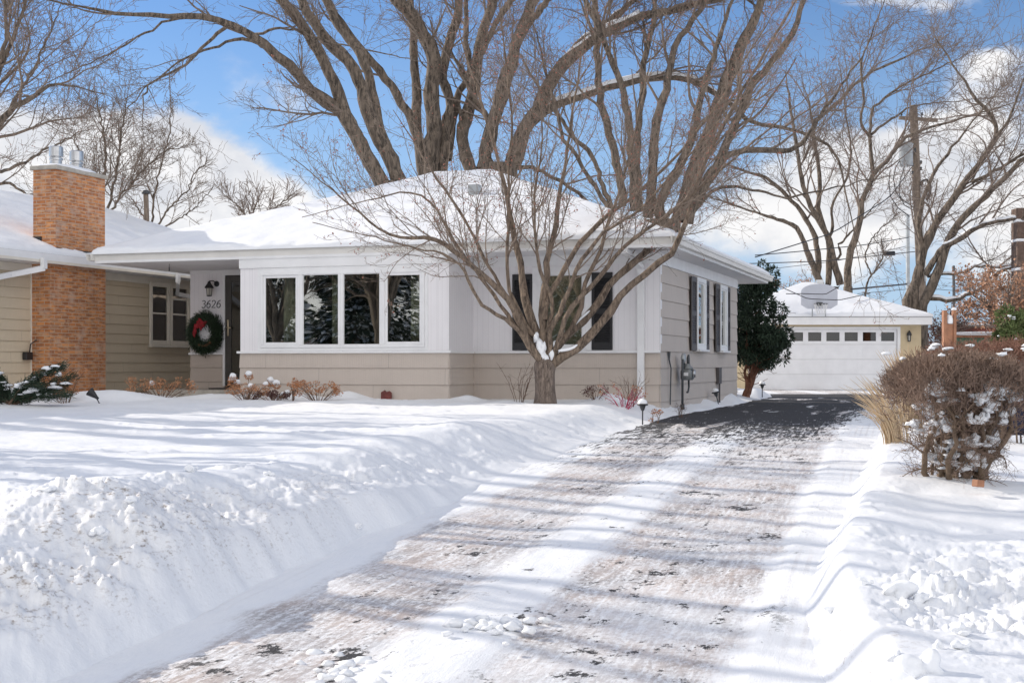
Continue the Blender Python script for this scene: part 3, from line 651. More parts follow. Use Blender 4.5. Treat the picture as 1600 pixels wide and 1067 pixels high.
f = MB(); f.box(dx0+.05, dx0+.085, y0-.012, y0-.001, 1.45, 1.78, .003); f.tube([(dx0+.067, y0-.01, 1.62), (dx0+.067, y0-.06, 1.62), (dx0+.17, y0-.062, 1.61)], .010, 8); f.build('handle', 'brass', door, True)
b = MB(); b.box(WX-.05, BX0-.05, -.2, EY-.05, .05, .37, .01); b.build('porch_step', 'concrete', house)
b = MB(); b.box(WX+.85, BX0-.95, .6, EY-.1, .372, .395, .004); b.build('door_mat', 'black_metal', house)
# front bedroom window and shutters
Mf = Matrix.Translation((0, -W1-.001, 0))
win(house, Matrix.Translation((0, .0, 0)), -2.20, -1.32, 1.14, 2.52, .06, .02, 'glass', .05, back='curtain', backy=.12, sill=False)
b = MB(); b.box(-2.309, -2.20, -.04, 0, 1.115, 2.6); b.box(-1.32, -1.216, -.04, 0, 1.115, 2.6); b.box(-2.20, -1.32, -.04, 0, 2.52, 2.60); b.box(-2.20, -1.32, -.04, 0, 1.09, 1.14); b.build('window_surround', 'white_trim', house)
shutter(house, Mf @ Matrix.Translation((0, .026, 0)), -2.69, -2.315, 1.12, 2.48); shutter(house, Mf @ Matrix.Translation((0, .026, 0)), -1.21, -.835, 1.12, 2.48)
# side windows
Ms = Matrix.Rotation(R(90), 4, 'Z') @ Matrix.Translation((0, -.022, 0))
for (a, w0, w1, c) in ((2.43, 2.92, 3.82, 4.20), (4.97, 5.42, 6.25, 6.66)):
    win(house, Ms, w0, w1, 1.16, 2.56, .09, .03, 'glass', .07, back='blind', backy=.012)
    for q in (shutter(house, Ms, a, w0-.01, 1.13, 2.55, 'shutter_faded'), shutter(house, Ms, w1+.01, c, 1.13, 2.55, 'shutter_faded')): q['label'] = 'sun faded grey brown louvred shutter'
# downspout on the front
b = MB(); pipe_rect(b, [(-.315, RY0-.03, EAVE+.02), (-.315, RY0+.02, EAVE-.06), (-.315, -.10, 2.55), (-.315, -.075, 2.48), (-.315, -.075, .12)], .115, .075)
b.build('downspout', 'white_trim', house)
b = MB(); b.M = Ms; b.box(5.22, 5.52, -.07, 0, .46, .80, .006); b.tube([(5.4, -.04, .46), (5.4, -.04, .05)], .02, 6); b.build('conduit_box', 'shutter_faded', house)
b = MB(); b.tube([(.045, .55, 1.09), (.045, .55, .95), (.07, .6, .8), (.05, .62, .15)], [.03, .015, .012, .012], 8); b.build('cable', 'dark_grey', house)
# wall lantern
ln = MB(); LX, LY, LZ = -9.66, EY-W1, 2.47
ln.M = Matrix.Translation((LX+.09, LY, LZ+.05)) @ Matrix.Rotation(R(90), 4, 'X'); ln.lathe([(.058, 0), (.058, .02), (.03, .03)], n=16)
ln.M = Matrix.Translation((LX, LY-.15, LZ)); ln.lathe([(.012, .10), (.03, .085), (.045, .05), (.105, -.03), (.10, -.045), (.07, -.045)], n=6)
for k in range(6):
    w = k*math.pi/3; ln.tube([(.066*math.cos(w), .066*math.sin(w), -.045), (.052*math.cos(w), .052*math.sin(w), -.19)], .005, 4)
ln.lathe([(.058, -.19), (.058, -.205), (.02, -.215)], n=6); ln.M = Matrix.Identity(4)
ln.tube([(LX+.09, LY, LZ+.06), (LX+.05, LY-.08, LZ+.11), (LX, LY-.15, LZ+.10)], .010, 6)
lamp = ln.build('wall_lantern', 'black_metal', house)
ln = MB(); ln.M = Matrix.Translation((LX, LY-.15, LZ)); ln.lathe([(.058, -.047), (.046, -.188)], n=6); ln.build('lantern_glass', 'sconce', lamp)
b = MB(); b.tube([(-9.5, -.55, EAVE), (-9.5, -.55, EAVE-.14)], .006, 6); b.tube([(-9.5, -.55, EAVE-.06), (-9.5, -.55, EAVE-.14)], .011, 8); b.build('ceiling_hook', 'dark_grey', house)
b = MB(); b.box(-9.52, -9.40, EY-.09, EY-W1-.001, 1.52, 1.68, .01); b.build('mailbox', 'black_metal', house)
# house number 3626: strokes of thin dark metal
def arc(cx, cz, rx, rz, a0, a1, n=12): return [(cx+rx*math.cos(R(a0+(a1-a0)*i/n)), cz+rz*math.sin(R(a0+(a1-a0)*i/n))) for i in range(n+1)]
D3 = [arc(.045, .118, .036, .032, 150, -90, 12)+arc(.045, .043, .042, .043, 85, -150, 14)[1:]]
D6 = [[(.078, .15)]+arc(.075, .055, .068, .09, 110, 180, 8)+arc(.047, .045, .040, .045, 170, 530, 18)]
D2 = [arc(.045, .112, .038, .038, 165, -20, 12)+[(.055, .055), (.005, .004), (.09, .004)]]
for i, (Dg, nm) in enumerate(((D3, '3'), (D6, '6'), (D2, '2'), (D6, '6'))):
    b = MB(); ox = -9.93+i*.118
    for stt in Dg: b.tube([(ox+x+.10*z, EY-W1-.012, 2.03+z) for x, z in stt], .0075, 6)
    b.build('house_number', 'black_metal', house)['label'] = 'black metal digit %s of the house number' % nm

# ------------------------------------------------------------------ wreath
def needles(n, centre_fn, L0, L1, wid, seed, up=0.0):
    """n thin blades; centre_fn(rng,n)->pos,dir arrays"""
    rg = np.random.default_rng(seed); P, D = centre_fn(rg, n)
    D = D+rg.normal(0, .45, (n, 3)); D[:, 2] += up; D /= np.linalg.norm(D, axis=1)[:, None]
    S = np.cross(D, rg.normal(0, 1, (n, 3))); S /= np.linalg.norm(S, axis=1)[:, None]
    L = rg.uniform(L0, L1, (n, 1)); Wd = wid*rg.uniform(.6, 1.3, (n, 1))
    V = np.stack([P-S*Wd*.5, P+S*Wd*.5, P+D*L*.6+S*Wd*.6, P+D*L], 1); F = np.arange(4*n).reshape(n, 4)
    return V.reshape(-1, 3), F
wr = thing('wreath', 'round evergreen wreath with red ribbon hanging beside the front door', 'wreath', HW(-9.80, EY-.06, 1.505), TH)
def wf(rg, n):
    a = rg.uniform(0, 2*np.pi, n); r = .275+rg.normal(0, .055, n); y = -.05+rg.normal(0, .035, n)
    P = np.stack([r*np.cos(a), y, r*np.sin(a)*1.05], 1); D = np.stack([np.cos(a)*.9-np.sin(a)*.9, rg.uniform(-1, .1, n), np.sin(a)*.9+np.cos(a)*.9], 1); return P, D
V, F = needles(9000, wf, .05, .12, .012, 5); link_np('greenery', V, F, 'wreath_green', wr)
b = MB(); b.tube([(.25*math.cos(R(k*12)), -.02, .26*math.sin(R(k*12))) for k in range(31)], .05, 8); b.build('ring', 'wreath_green', wr, True)
b = MB()
for k, (x, z, rx, rz_) in enumerate(((-.10, .20, .07, .045), (-.02, .17, .075, .05), (-.06, .25, .05, .04), (-.17, .10, .035, .075), (-.20, .02, .03, .07), (-.03, .12, .04, .05), (.03, .22, .05, .03), (-.14, .15, .05, .05))): b.blob((x, -.12-.01*(k % 3), z), (rx, .03, rz_), 30+k, 8, .5)
b.build('ribbon', 'red_ribbon', wr, True)
b = MB()
for k in range(9): a = R(-115+k*9+random.uniform(-6, 6)); b.blob((.25*math.cos(a), -.11, .26*math.sin(a)), (.028, .022, .028), 60+k, 6, .3)
b.build('pine_cone', 'pine_cone', wr, True)

# ------------------------------------------------------------------ gas meter
gm = thing('gas_meter', 'grey gas meter with pipes on the taupe side wall of the house', 'gas meter', HW(.0, 1.25, 0), TH)
b = MB(); b.box(.10, .30, -.02, .30, .58, .78, .03); b.M = Matrix.Translation((.20, .14, .78)); b.lathe([(.11, 0), (.11, .02), (.06, .06), (.05, .10)], n=16); b.M = I4; b.build('meter_body', 'meter_grey', gm, True)
b = MB(); b.M = Matrix.Translation((.30, .14, .70)) @ Matrix.Rotation(R(90), 4, 'Y'); b.lathe([(.07, 0), (.075, .03), (.07, .045)], n=18); b.M = I4; b.build('dial', 'galvanised', gm, True); b = MB(); b.box(.16, .25, -.03, -.022, .66, .72); b.build('meter_label', 'white_trim', gm)
b = MB(); b.tube([(.16, -.10, .08), (.16, -.10, .90), (.16, -.06, .98), (.16, .02, .98), (.16, .05, .86), (.16, .05, .78)], .022, 8); b.tube([(.2, .26, .60), (.2, .28, .45), (.2, .20, .36), (.2, .12, .36)], .018, 8); b.tube([(.20, .22, .8), (.20, .22, .98), (.2, .24, 1.04)], [.03, .03, .02], 8); b.tube([(.16, -.10, .14), (.16, -.10, .05)], .04, 8); b.build('pipe', 'dark_grey', gm, True)
b = MB(); b.M = Matrix.Translation((.16, .0, .98)) @ Matrix.Rotation(R(90), 4, 'Y'); b.lathe([(.05, -.04), (.09, -.02), (.09, .02), (.05, .04)], n=16); b.build('regulator', 'grey_metal', gm, True)
hb = HW(-4.58, BY-.04, .22)
b = MB(); b.box(-.075, .075, -.10, .0, .02, .17, .02); b.tube([(-.085, -.06, .0), (-.085, -.06, .15), (-.03, -.06, .17)], .03, 8); b.tube([(.0, -.08, .14), (.07, -.09, .16)], .025, 8)
o = b.build('drain_elbow', 'rust_red'); o.location = hb; o.rotation_euler = (0, 0, TH); tag(o, 'dark red metal drain elbow at the foot of the bay wall', 'drain elbow')

# ================================================================== neighbour house (local x = along the wall towards the street is -t ; wall faces +x)
NB = R(90)+TH       # local +x runs along direction d, -y is the outward normal
nb = thing('neighbor_house', 'tan sided house at left with brick chimney and snowy roof', 'house', (-7.55, 30.5, 0), NB)
b = MB(); zn = [.30+.202*i for i in range(12)]+[2.62]
lap(b, -10.5, -5.07, zn, 0); lap(b, -3.34, 7.0, zn, 0); b.build('siding', 'tan_siding', nb)
b = MB(); b.box(-10.5, 7, .003, .1, .0, 2.78); b.box(-10.5, -10.4, .1, 8, 0, 2.78); b.box(6.9, 7, .1, 8, 0, 2.78); b.box(-10.4, 6.9, 7.9, 8, 0, 2.78); b.build('wall', 'cream_wall', nb)
b = MB(); b.box(-10.5, 7.0, -.03, .002, 2.62, 2.775); b.box(-3.36, -3.33, -.03, .0, .3, 2.62); b.box(-5.10, -5.07, -.03, .0, .3, 2.62); b.build('trim_board', 'cream_trim', nb)
NX0, NX1, NY0, NY1 = -11.0, 7.55, -.62, 8.6
b = MB(); b.box(NX0+.02, NX1-.02, NY0+.02, NY1-.02, 2.78, 2.80); b.build('soffit', 'soffit_white', nb)
nroof = hip_solid(NX0, NX1, NY0, NY1, 2.93, .40, 4.6, 'roof', 'asphalt_shingle', nb)
b = MB(); b.box(NX0, NX1, NY0, NY0+.02, 2.77, 2.928); b.box(NX1-.02, NX1, NY0+.02, NY1, 2.77, 2.928); b.build('fascia', 'cream_trim', nroof)
b = MB(); b.prism([(-a, c) for a, c in GUT][::-1], (NX1+.05, NY0-.001, 2.82), (NX0, NY0-.001, 2.82)); b.build('gutter', 'white_trim', nroof)
ns = hip_snow(NX0-.02, NX1, NY0+.06, NY1, 2.95, .40, 4.6, 'roof_snow', nroof, 202, th=.10)
b = MB(); b.box(-5.07, -3.34, -.44, .002, .15, 2.79); ch = b.build('chimney', 'brick', nb)
b = MB(); b.box(-4.90, -3.36, -.44, .08, 2.96, 4.60); b.build('stack', 'brick', ch)
b = MB(); b.box(-4.95, -3.31, -.49, .13, 4.60, 4.68, .01); b.build('cap', 'concrete', ch)
b = MB(); b.blob((-4.13, -.18, 4.68), (.84, .32, .10), 3, 14, .06, 4.66); b.build('snow_cap', 'snow', ch, True)
b = MB(); b.box(-4.93, -3.33, -.462, -.442, 2.96, 3.10); b.box(-4.925, -4.903, -.12, .085, 2.98, 3.32); b.build('flashing', 'black_metal', ch)
for (tx, ty) in ((-4.55, -.18), (-3.95, -.2)):
    b = MB(); b.M = Matrix.Translation((tx, ty, 4.72)); b.lathe([(.11, -.06), (.11, .10), (.13, .11), (.13, .15), (.105, .16)], n=18); b.lathe([(.135, .18), (.135, .36), (.12, .375), (.02, .38)], n=18); b.lathe([(.09, .15), (.09, .2)], n=12); b.build('flue', 'galvanised', ch)
Mn = Matrix.Translation((0, -.03, 0))
fr = win(nb, Mn, -1.23, -.47, 1.29, 2.68, .07, .035, 'glass', .05, fmat='cream_trim', rail=(1.99,), back='blind')
fr = win(nb, Mn, -.45, .33, 1.29, 2.68, .07, .035, 'glass', .05, fmat='cream_trim', rail=(1.99, 2.33), back='blind')
b = MB(); pipe_rect(b, [(-1.1, NY0-.06, 2.84), (-1.1, NY0-.06, 2.66), (-.2, -.08, 2.45), (1.9, -.08, 2.3)], .09, .07); b.build('downspout', 'white_trim', nb); b = MB(); pipe_rect(b, [(-5.55, NY0-.06, 2.84), (-5.55, NY0-.06, 2.66), (-6.0, -.3, 2.52), (-7.2, -.08, 2.25)], .10, .08); b.build('downspout', 'white_trim', nb)
b = MB(); b.tube([(-5.2, -.06, 1.0), (-5.2, -.10, 1.25), (-5.08, -.13, 1.33), (-4.98, -.15, 1.25), (-4.98, -.15, 1.0)], .012, 8); b.box(-5.35, -5.15, -.12, -.03, .95, 1.1, .01); b.build('hose_tap', 'black_metal', nb)
vp = thing('vent_pipe', 'weathered metal vent pipe with cap on the snowy roof at left', 'vent pipe', (-9.49, 34.94, 4.45))
b = MB(); b.tube([(0, 0, 0), (-.03, 0, .85)], .068, 12); b.lathe([(.10, 0), (.10, .07)], n=12); b.build('pipe', 'pole_wood', vp, True)
b = MB(); b.lathe([(.105, .84), (.11, .89), (.07, .93), (.01, .95)], (-.03, 0, 0), 14); b.build('cap', 'dark_grey', vp, True)

# ================================================================== garage
GA = R(-2.2)
ga = thing('garage', 'detached garage with wide white door and snowy hip roof', 'garage', (13.85, 45.5, 0), GA)
gw = -6.55; z0 = .01
b = MB(); dx1g, dx0g = -.80, -5.72
b.box(dx1g+.10, 0, 0, .1, 0, 2.32); b.box(gw, dx0g-.10, 0, .1, 0, 2.32); b.box(dx0g-.1, dx1g+.1, 0, .1, 2.14, 2.32); b.box(-.1, 0, .1, 6, 0, 2.32); b.box(gw, gw+.1, .1, 6, 0, 2.32); b.box(gw, 0, 6, 6.1, 0, 2.32); b.build('wall', 'cream_wall', ga)
b = MB(); b.box(dx1g, dx1g+.1, -.03, .02, 0, 2.14); b.box(dx0g-.1, dx0g, -.03, .02, 0, 2.14); b.box(dx0g-.1, dx1g+.1, -.032, .02, 2.05, 2.139); b.build('door_trim', 'white_trim', ga)
b = MB()
for i in range(4):
    za, zb = .02+i*.5075, .02+(i+1)*.5075-.006
    if i < 3: b.box(dx0g+.005, dx1g-.005, .03, .07, za, zb, .006)
    else:
        n = 8; wv = (dx1g-dx0g-.01)/n; b.box(dx0g+.005, dx1g-.005, .03, .07, za, za+.11); b.box(dx0g+.005, dx1g-.005, .03, .07, zb-.09, zb)
        for k in range(n+1):
            xc = dx0g+.005+k*wv; b.box(max(dx0g+.005, xc-.085), min(dx1g-.005, xc+.085), .031, .069, za+.11, zb-.09)
for i in range(3):
    for k in range(8):
        xc = dx0g+.005+(k+.5)*(dx1g-dx0g-.01)/8; za = .02+i*.5075
        for a, c in ((.07, .09), (.40, .42)): b.box(xc-.23, xc+.23, .022, .029, za+a, za+c)
        for a in (-.23, .21): b.box(xc+a, xc+a+.02, .022, .029, za+.0905, za+.3995)
gd = b.build('garage_door', 'garage_white', ga)
for k in range(8):
    xc = dx0g+.005+(k+.5)*(dx1g-dx0g-.01)/8; b = MB(); b.box(xc-.23, xc+.23, .045, .05, 1.645, 1.965); b.build('pane', 'glass_dark', gd)
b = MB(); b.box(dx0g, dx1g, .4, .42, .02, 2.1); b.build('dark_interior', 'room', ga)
gx0, gx1, gy0, gy1 = gw-.28, .28, -.35, 6.4
b = MB(); b.box(gx0+.02, gx1-.02, gy0+.02, gy1-.02, 2.32, 2.34); b.box(gx0, gx1, gy0, gy0+.02, 2.20, 2.46); b.box(gx1-.02, gx1, gy0+.02, gy1, 2.20, 2.46); b.box(gx0, gx0+.02, gy0+.02, gy1, 2.2, 2.46); b.build('fascia', 'white_trim', ga)
gr = hip_solid(gx0, gx1, gy0, gy1, 2.465, .37, 3.4, 'roof', 'asphalt_shingle', ga)
hip_snow(gx0-.04, gx1+.04, gy0-.04, gy1, 2.475, .37, 3.42, 'roof_snow', gr, 303, .12)
b = MB(); b.box(-3.05+.35, -2.8+.35, 4.3, 4.55, 3.3, 4.0); b.build('roof_vent', 'galvanised', gr)
b = MB(); b.M = Matrix.Translation((-.42, -.09, 1.83)); b.lathe([(.01, .18), (.06, .12), (.09, .04), (.085, .02), (.055, .02)], n=6); b.lathe([(.05, -.17), (.05, -.19), (.02, -.2)], n=6)
for k in range(6): w = k*math.pi/3; b.tube([(.055*math.cos(w), .055*math.sin(w), .02), (.045*math.cos(w), .045*math.sin(w), -.17)], .008, 4)
b.box(-.04, .04, .05, .088, -.1, .12); gl = b.build('wall_lantern', 'black_metal', ga)
b = MB(); b.M = Matrix.Translation((-.42, -.09, 1.83)); b.lathe([(.045, .018), (.038, -.168)], n=6); b.build('lantern_glass', 'sconce', gl)
# basketball hoop on the roof
hc = at(1280, 492, 45.15)
hp = thing('basketball_hoop', 'white fan shaped basketball backboard with hoop on the garage roof', 'basketball hoop', hc, GA)
b = MB(); w_, h_ = .61, .86; prof = [(-.38, .20), (.38, .20), (w_, .34), (w_, .78)]+[(w_*math.cos(R(a)), .78+.26*math.sin(R(a))) for a in range(15, 180, 15)]+[(-w_, .78), (-w_, .34)]
vs = [(x, -.02, z) for x, z in prof]+[(x, .02, z) for x, z in prof]; n = len(prof); b.add(vs, [tuple(range(n)), tuple(range(2*n-1, n-1, -1))]+[((i+1) % n, i, n+i, n+(i+1) % n) for i in range(n)])
b.build('backboard', 'backboard', hp)
b = MB(); b.tube([(-.22, .06, -.05), (-.22, .05, .75)], .02, 6); b.tube([(.22, .06, -.05), (.22, .05, .75)], .02, 6); b.tube([(-.22, .06, .3), (.22, .06, .3)], .015, 6); b.build('post', 'grey_metal', hp)
b = MB(); b.tube([(.23*math.cos(R(a)), -.30+.23*math.sin(R(a)), .36) for a in range(0, 361, 20)], .011, 6, False); b.box(-.1, .1, -.09, -.022, .30, .42); b.tube([(-.07, -.05, .36), (-.1, -.15, .36)], .01, 5); b.tube([(.07, -.05, .36), (.1, -.15, .36)], .01, 5); b.build('rim', 'dark_grey', hp)
b = MB()
for k in range(12):
    for s in (-1, 1):
        pts = [((.23-.10*t)*math.cos(R(k*30+s*t*38)), -.30+(.23-.10*t)*math.sin(R(k*30+s*t*38)), .36-.36*t) for t in (0, .33, .66, 1)]; b.tube(pts, .006, 4, False)
b.build('net', 'net_white', hp)
# ================================================================== bare trees
def norm(a): return a/np.maximum(np.linalg.norm(a, axis=-1, keepdims=True), 1e-9)
def tubes_np(P, Rr, n):
    """P (N,K,3) polylines, Rr (N,K) radii -> verts, quads"""
    Nn, K, _ = P.shape; T = np.empty_like(P); T[:, 1:-1] = P[:, 2:]-P[:, :-2]; T[:, 0] = P[:, 1]-P[:, 0]; T[:, -1] = P[:, -1]-P[:, -2]; T = norm(T)
    ref = np.where(np.abs(T[:, :1, 2:3]) > .8, np.array([1., 0, 0]), np.array([0, 0, 1.])); ref = np.repeat(ref, K, 1)
    A = norm(np.cross(T, ref)); B = np.cross(A, T)
    w = 2*np.pi*np.arange(n)/n
    V = P[:, :, None]+(A[:, :, None]*np.cos(w)[:, None]+B[:, :, None]*np.sin(w)[:, None])*Rr[:, :, None, None]
    idx = np.arange(Nn*K*n).reshape(Nn, K, n); a = idx[:, :-1]; b = idx[:, 1:]
    F = np.stack([a, np.roll(a, -1, 2), np.roll(b, -1, 2), b], -1).reshape(-1, 4)
    return V.reshape(-1, 3), F
class Acc:
    def __init__(s): s.V = []; s.F = []; s.n = 0
    def add(s, V, F): s.V.append(V); s.F.append(F+s.n); s.n += len(V)
    def tubes(s, P, Rr, n): s.add(*tubes_np(P, Rr, n))
    def build(s, name, mat, parent, smooth=True):
        if not s.V: return None
        return link_np(name, np.concatenate(s.V), np.concatenate(s.F), mat, parent, smooth)
def resample(pts, K, rg=None, jit=0.0):
    pts = np.array(pts, dtype=float); n = len(pts)
    q = np.vstack([2*pts[0]-pts[1], pts, 2*pts[-1]-pts[-2]]); out = []
    for i in range(1, n):
        for t in np.linspace(0, 1, 8, endpoint=False):
            p0, p1, p2, p3 = q[i-1], q[i], q[i+1], q[i+2]
            out.append(.5*((2*p1)+(-p0+p2)*t+(2*p0-5*p1+4*p2-p3)*t*t+(-p0+3*p1-3*p2+p3)*t**3))
    out.append(pts[-1]); out = np.array(out); d = np.concatenate([[0], np.cumsum(np.linalg.norm(np.diff(out[:, :3], axis=0), axis=1))])
    t = np.linspace(0, d[-1], K); r = np.stack([np.interp(t, d, out[:, k]) for k in range(out.shape[1])], 1)
    if jit and rg is not None: r[1:-1, :3] += rg.normal(0, jit, (K-2, 3))
    return r
def spawn(rg, P, Rr, n, L0, L1, ang=(25, 60), rmax=1.0, t0=.15, t1=1.0, up=.1, wig=.18, K=6, rratio=.6, tip=.3, lpow=1.0, rmin=.002, taperL=True, side=None):
    """grow n children along the polylines P"""
    Nn, Kp, _ = P.shape; seg = np.linalg.norm(P[:, -1]-P[:, 0], axis=1)+1e-6
    w = seg**lpow; par = rg.choice(Nn, n, p=w/w.sum()); t = t0+(t1-t0)*rg.random(n)
    f = t*(Kp-1); i = np.minimum(f.astype(int), Kp-2); fr = (f-i)[:, None]
    base = P[par, i]*(1-fr)+P[par, i+1]*fr; tan = norm(P[par, i+1]-P[par, i]); rb = Rr[par, i]*(1-fr[:, 0])+Rr[par, i+1]*fr[:, 0]
    rnd = rg.normal(0, 1, (n, 3)); rnd[:, 2] *= .7
    if side is not None: rnd = rnd+np.array(side)
    per = norm(rnd-np.sum(rnd*tan, 1, keepdims=True)*tan); a = np.radians(rg.uniform(ang[0], ang[1], n))[:, None]
    D = norm(tan*np.cos(a)+per*np.sin(a)+np.array([0, 0, up*.5]))
    L = rg.uniform(L0, L1, n)
    if taperL: L = L*(1.15-.65*t)
    st = L/(K-1); Q = np.empty((n, K, 3)); Q[:, 0] = base
    for k in range(1, K):
        D = norm(D+rg.normal(0, wig, (n, 3))+np.array([0, 0, up*.35])); Q[:, k] = Q[:, k-1]+D*st[:, None]
    r0 = np.minimum(rb*rratio, rmax)*rg.uniform(.7, 1, n); r0 = np.maximum(r0, rmin)
    RR = np.maximum(r0[:, None]*(1-(1-tip)*np.linspace(0, 1, K)[None]), rmin*.8)
    return Q, RR
def limb(pts, Y0, dY, w0, w1, K=26, rg=None, jit=.0, ext=0.0, ext_dir=None):
    """trace of a limb: photo pixels at depth Y0 (moving by dY towards its tip), widths in photo pixels"""
    n = len(pts); P = [at(px, py, Y0+dY*(i/(n-1))**1.2) for i, (px, py) in enumerate(pts)]
    W0 = [(w0+(w1-w0)*i/(n-1))*.5*(Y0+dY*i/(n-1))/FPX for i in range(n)]
    A = [list(p)+[w] for p, w in zip(P, W0)]
    if ext:
        d = (P[-1]-P[-2]).normalized(); wl = W0[-1]
        if ext_dir: d = (d+Vector(ext_dir)).normalized()
        for k in (1, 2): A.append(list(P[-1]+d*ext*k/2)+[wl*(1-.33*k)])
    r = resample(A, K, rg, jit)
    if rg is not None: r[1:, 3] *= 1+rg.uniform(-.10, .12, K-1)
    return r[:, :3], np.maximum(r[:, 3], .006)
def snow_strip(acc, P, Rr, thick=.5, dirs=None):
    P = P[:17]; Rr = Rr[:17]
    """snow lying along the top of limbs that are near horizontal"""
    T = norm(np.gradient(P, axis=0)); flat = np.sqrt(np.maximum(0, 1-T[:, 2]**2)); Q = P.copy(); Q[:, 2] += Rr*.75
    acc.tubes(Q[None], (Rr*thick*np.clip((flat-.55)*2.5, 0.02, 1))[None], 6)
def tree_from_limbs(name, label, cat, limbs, seed, bark, twigmat, levels, group=None, trunk=None, snow=None, buds=0, crown_name='crown', nside=(10, 7, 4, 3), base=None, rtwig=.004, trunkmat=None):
    rg = np.random.default_rng(seed)
    P = [l[0] for l in limbs]; Rr = [l[1] for l in limbs]; b0 = base if base is not None else P[0][0]
    t = thing(name, label, cat, (float(b0[0]), float(b0[1]), float(b0[2])), 0, group); off = np.array(t.location)
    tr = Acc()
    if trunk is not None: tr.tubes((trunk[0]-off)[None], trunk[1][None], 16)
    if trunkmat: tr.build('trunk', trunkmat, t, True); tr = Acc()
    for p, r in zip(P, Rr): 
        tr.tubes((p-off)[None], r[None], nside[0])
    tr.build('limb' if trunkmat else 'trunk', bark, t)
    Pn = np.stack(P)-off; Rn = np.stack(Rr); cr = Acc(); lastP = None; sets = [(Pn, Rn)]
    for li, lv in enumerate(levels):
        lv = dict(lv); n = lv.pop('n'); src = lv.pop('src', -1)
        Q, RQ = spawn(rg, sets[src][0], sets[src][1], n, rmin=max(rtwig, .0015), **lv)
        cr.tubes(Q, RQ, nside[min(li+1, 3)]); sets.append((Q, RQ)) if True else None
    cr.build(crown_name, twigmat, t)
    if snow:
        sa = Acc()
        for k in snow: snow_strip(sa, P[k]-off, Rr[k], 1.0)
        sa.build('snow', 'snow', t)
    if buds:
        Q, RQ = sets[-1]; pick = rg.integers(0, len(Q), buds); kk = rg.integers(2, Q.shape[1], buds); B = Q[pick, kk]+rg.normal(0, .006, (buds, 3))
        D = norm(rg.normal(0, 1, (buds, 3))); s_ = rg.uniform(.010, .02, (buds, 1))*(1 if buds < 40000 else .8); BB = np.stack([B-D*s_, B, B+D*s_], 1)
        ba = Acc(); ba.tubes(BB, np.tile(np.array([.001, 1, .001])[None], (buds, 1))*s_*.5, 4); ba.build('buds', 'bud', t)
    return t, sets

# ---- the small multi-stemmed tree in front of the house
ML = [
 ([(852, 575), (833, 548), (814, 510), (799, 475), (773, 448), (738, 416), (700, 384), (668, 372), (630, 372), (600, 362), (560, 330)], 22.0, -1.4, 15, 3, 0),
 ([(845, 568), (820, 528), (800, 508), (775, 490), (752, 475), (735, 444), (721, 416), (690, 396), (650, 388), (610, 378)], 22.0, -1.9, 9, 2, 0),
 ([(850, 560), (842, 530), (832, 505), (825, 480), (819, 458), (816, 430), (807, 389), (800, 354), (793, 312), (783, 270), (768, 215), (745, 140)], 22.0, .9, 19, 4, 0),
 ([(845, 540), (818, 500), (804, 472), (793, 444), (792, 409), (793, 371), (795, 337), (795, 292), (794, 250), (800, 190), (790, 100)], 22.0, -.6, 8, 3, 0),
 ([(853, 575), (849, 527), (847, 475), (852, 444), (856, 406), (866, 364), (873, 319), (877, 285), (884, 250), (892, 190), (905, 110)], 22.0, .5, 15, 3, 0),
 ([(852, 500), (853, 472), (873, 437), (894, 399), (915, 371), (950, 337), (988, 309), (1022, 278), (1062, 238), (1110, 180), (1160, 100)], 22.0, 1.1, 11, 3, 0),
 ([(857, 572), (859, 548), (858, 517), (873, 493), (887, 458), (899, 423), (922, 389), (943, 364), (977, 345), (1022, 305), (1070, 250)], 22.0, -1.0, 11, 3, 0),
 ([(858, 572), (870, 541), (877, 517), (894, 479), (922, 451), (963, 399), (1002, 364), (1033, 344), (1064, 319), (1112, 278), (1180, 220)], 22.0, -1.6, 11, 3, 0),
 ([(858, 572), (875, 558), (894, 548), (922, 524), (956, 486), (977, 454), (1012, 423), (1047, 399), (1064, 364), (1082, 320), (1100, 255), (1150, 160), (1215, 50)], 22.0, -.7, 19, 4, 0),
 ([(858, 568), (873, 538), (922, 489), (956, 441), (995, 406), (1026, 378), (1047, 350), (1067, 323), (1081, 292), (1110, 240), (1150, 190)], 22.0, 1.3, 16, 3, 0),
 ([(848, 560), (828, 525), (805, 490), (780, 445), (755, 400), (735, 360), (712, 320), (690, 290), (672, 262)], 22.0, .8, 8, 3, 0),
 ([(855, 520), (862, 470), (845, 425), (838, 380), (834, 330), (838, 280), (848, 220), (842, 150)], 22.0, -1.2, 8, 2, 0),
 ([(858, 560), (880, 530), (905, 490), (915, 440), (935, 400), (950, 350), (968, 300), (985, 240), (1000, 170)], 22.0, .4, 10, 3, 0),
 ([(846, 562), (810, 515), (770, 460), (748, 430), (715, 385), (690, 340), (665, 310), (630, 300), (590, 310)], 22.0, .2, 8, 2, 0),
]
rgm = np.random.default_rng(3)
limbs = [limb(p, y, dy, w0*.9, w1, 30, rgm, .008, ext=1.3) for (p, y, dy, w0, w1, _) in ML]
bx, by = at(852, 600, 22.0).x, 22.0; zb = gz(bx, by)
tk = np.array([[bx-.0, by, zb-.25, .24], [bx, by, zb+.02, .195], [bx, by, zb+.2, .168], [bx-.01, by, .68, .165], [bx-.01, by, .80, .178], [bx, by, .90, .165], [bx+.01, by, 1.0, .06]])
tkr = resample(tk, 24)
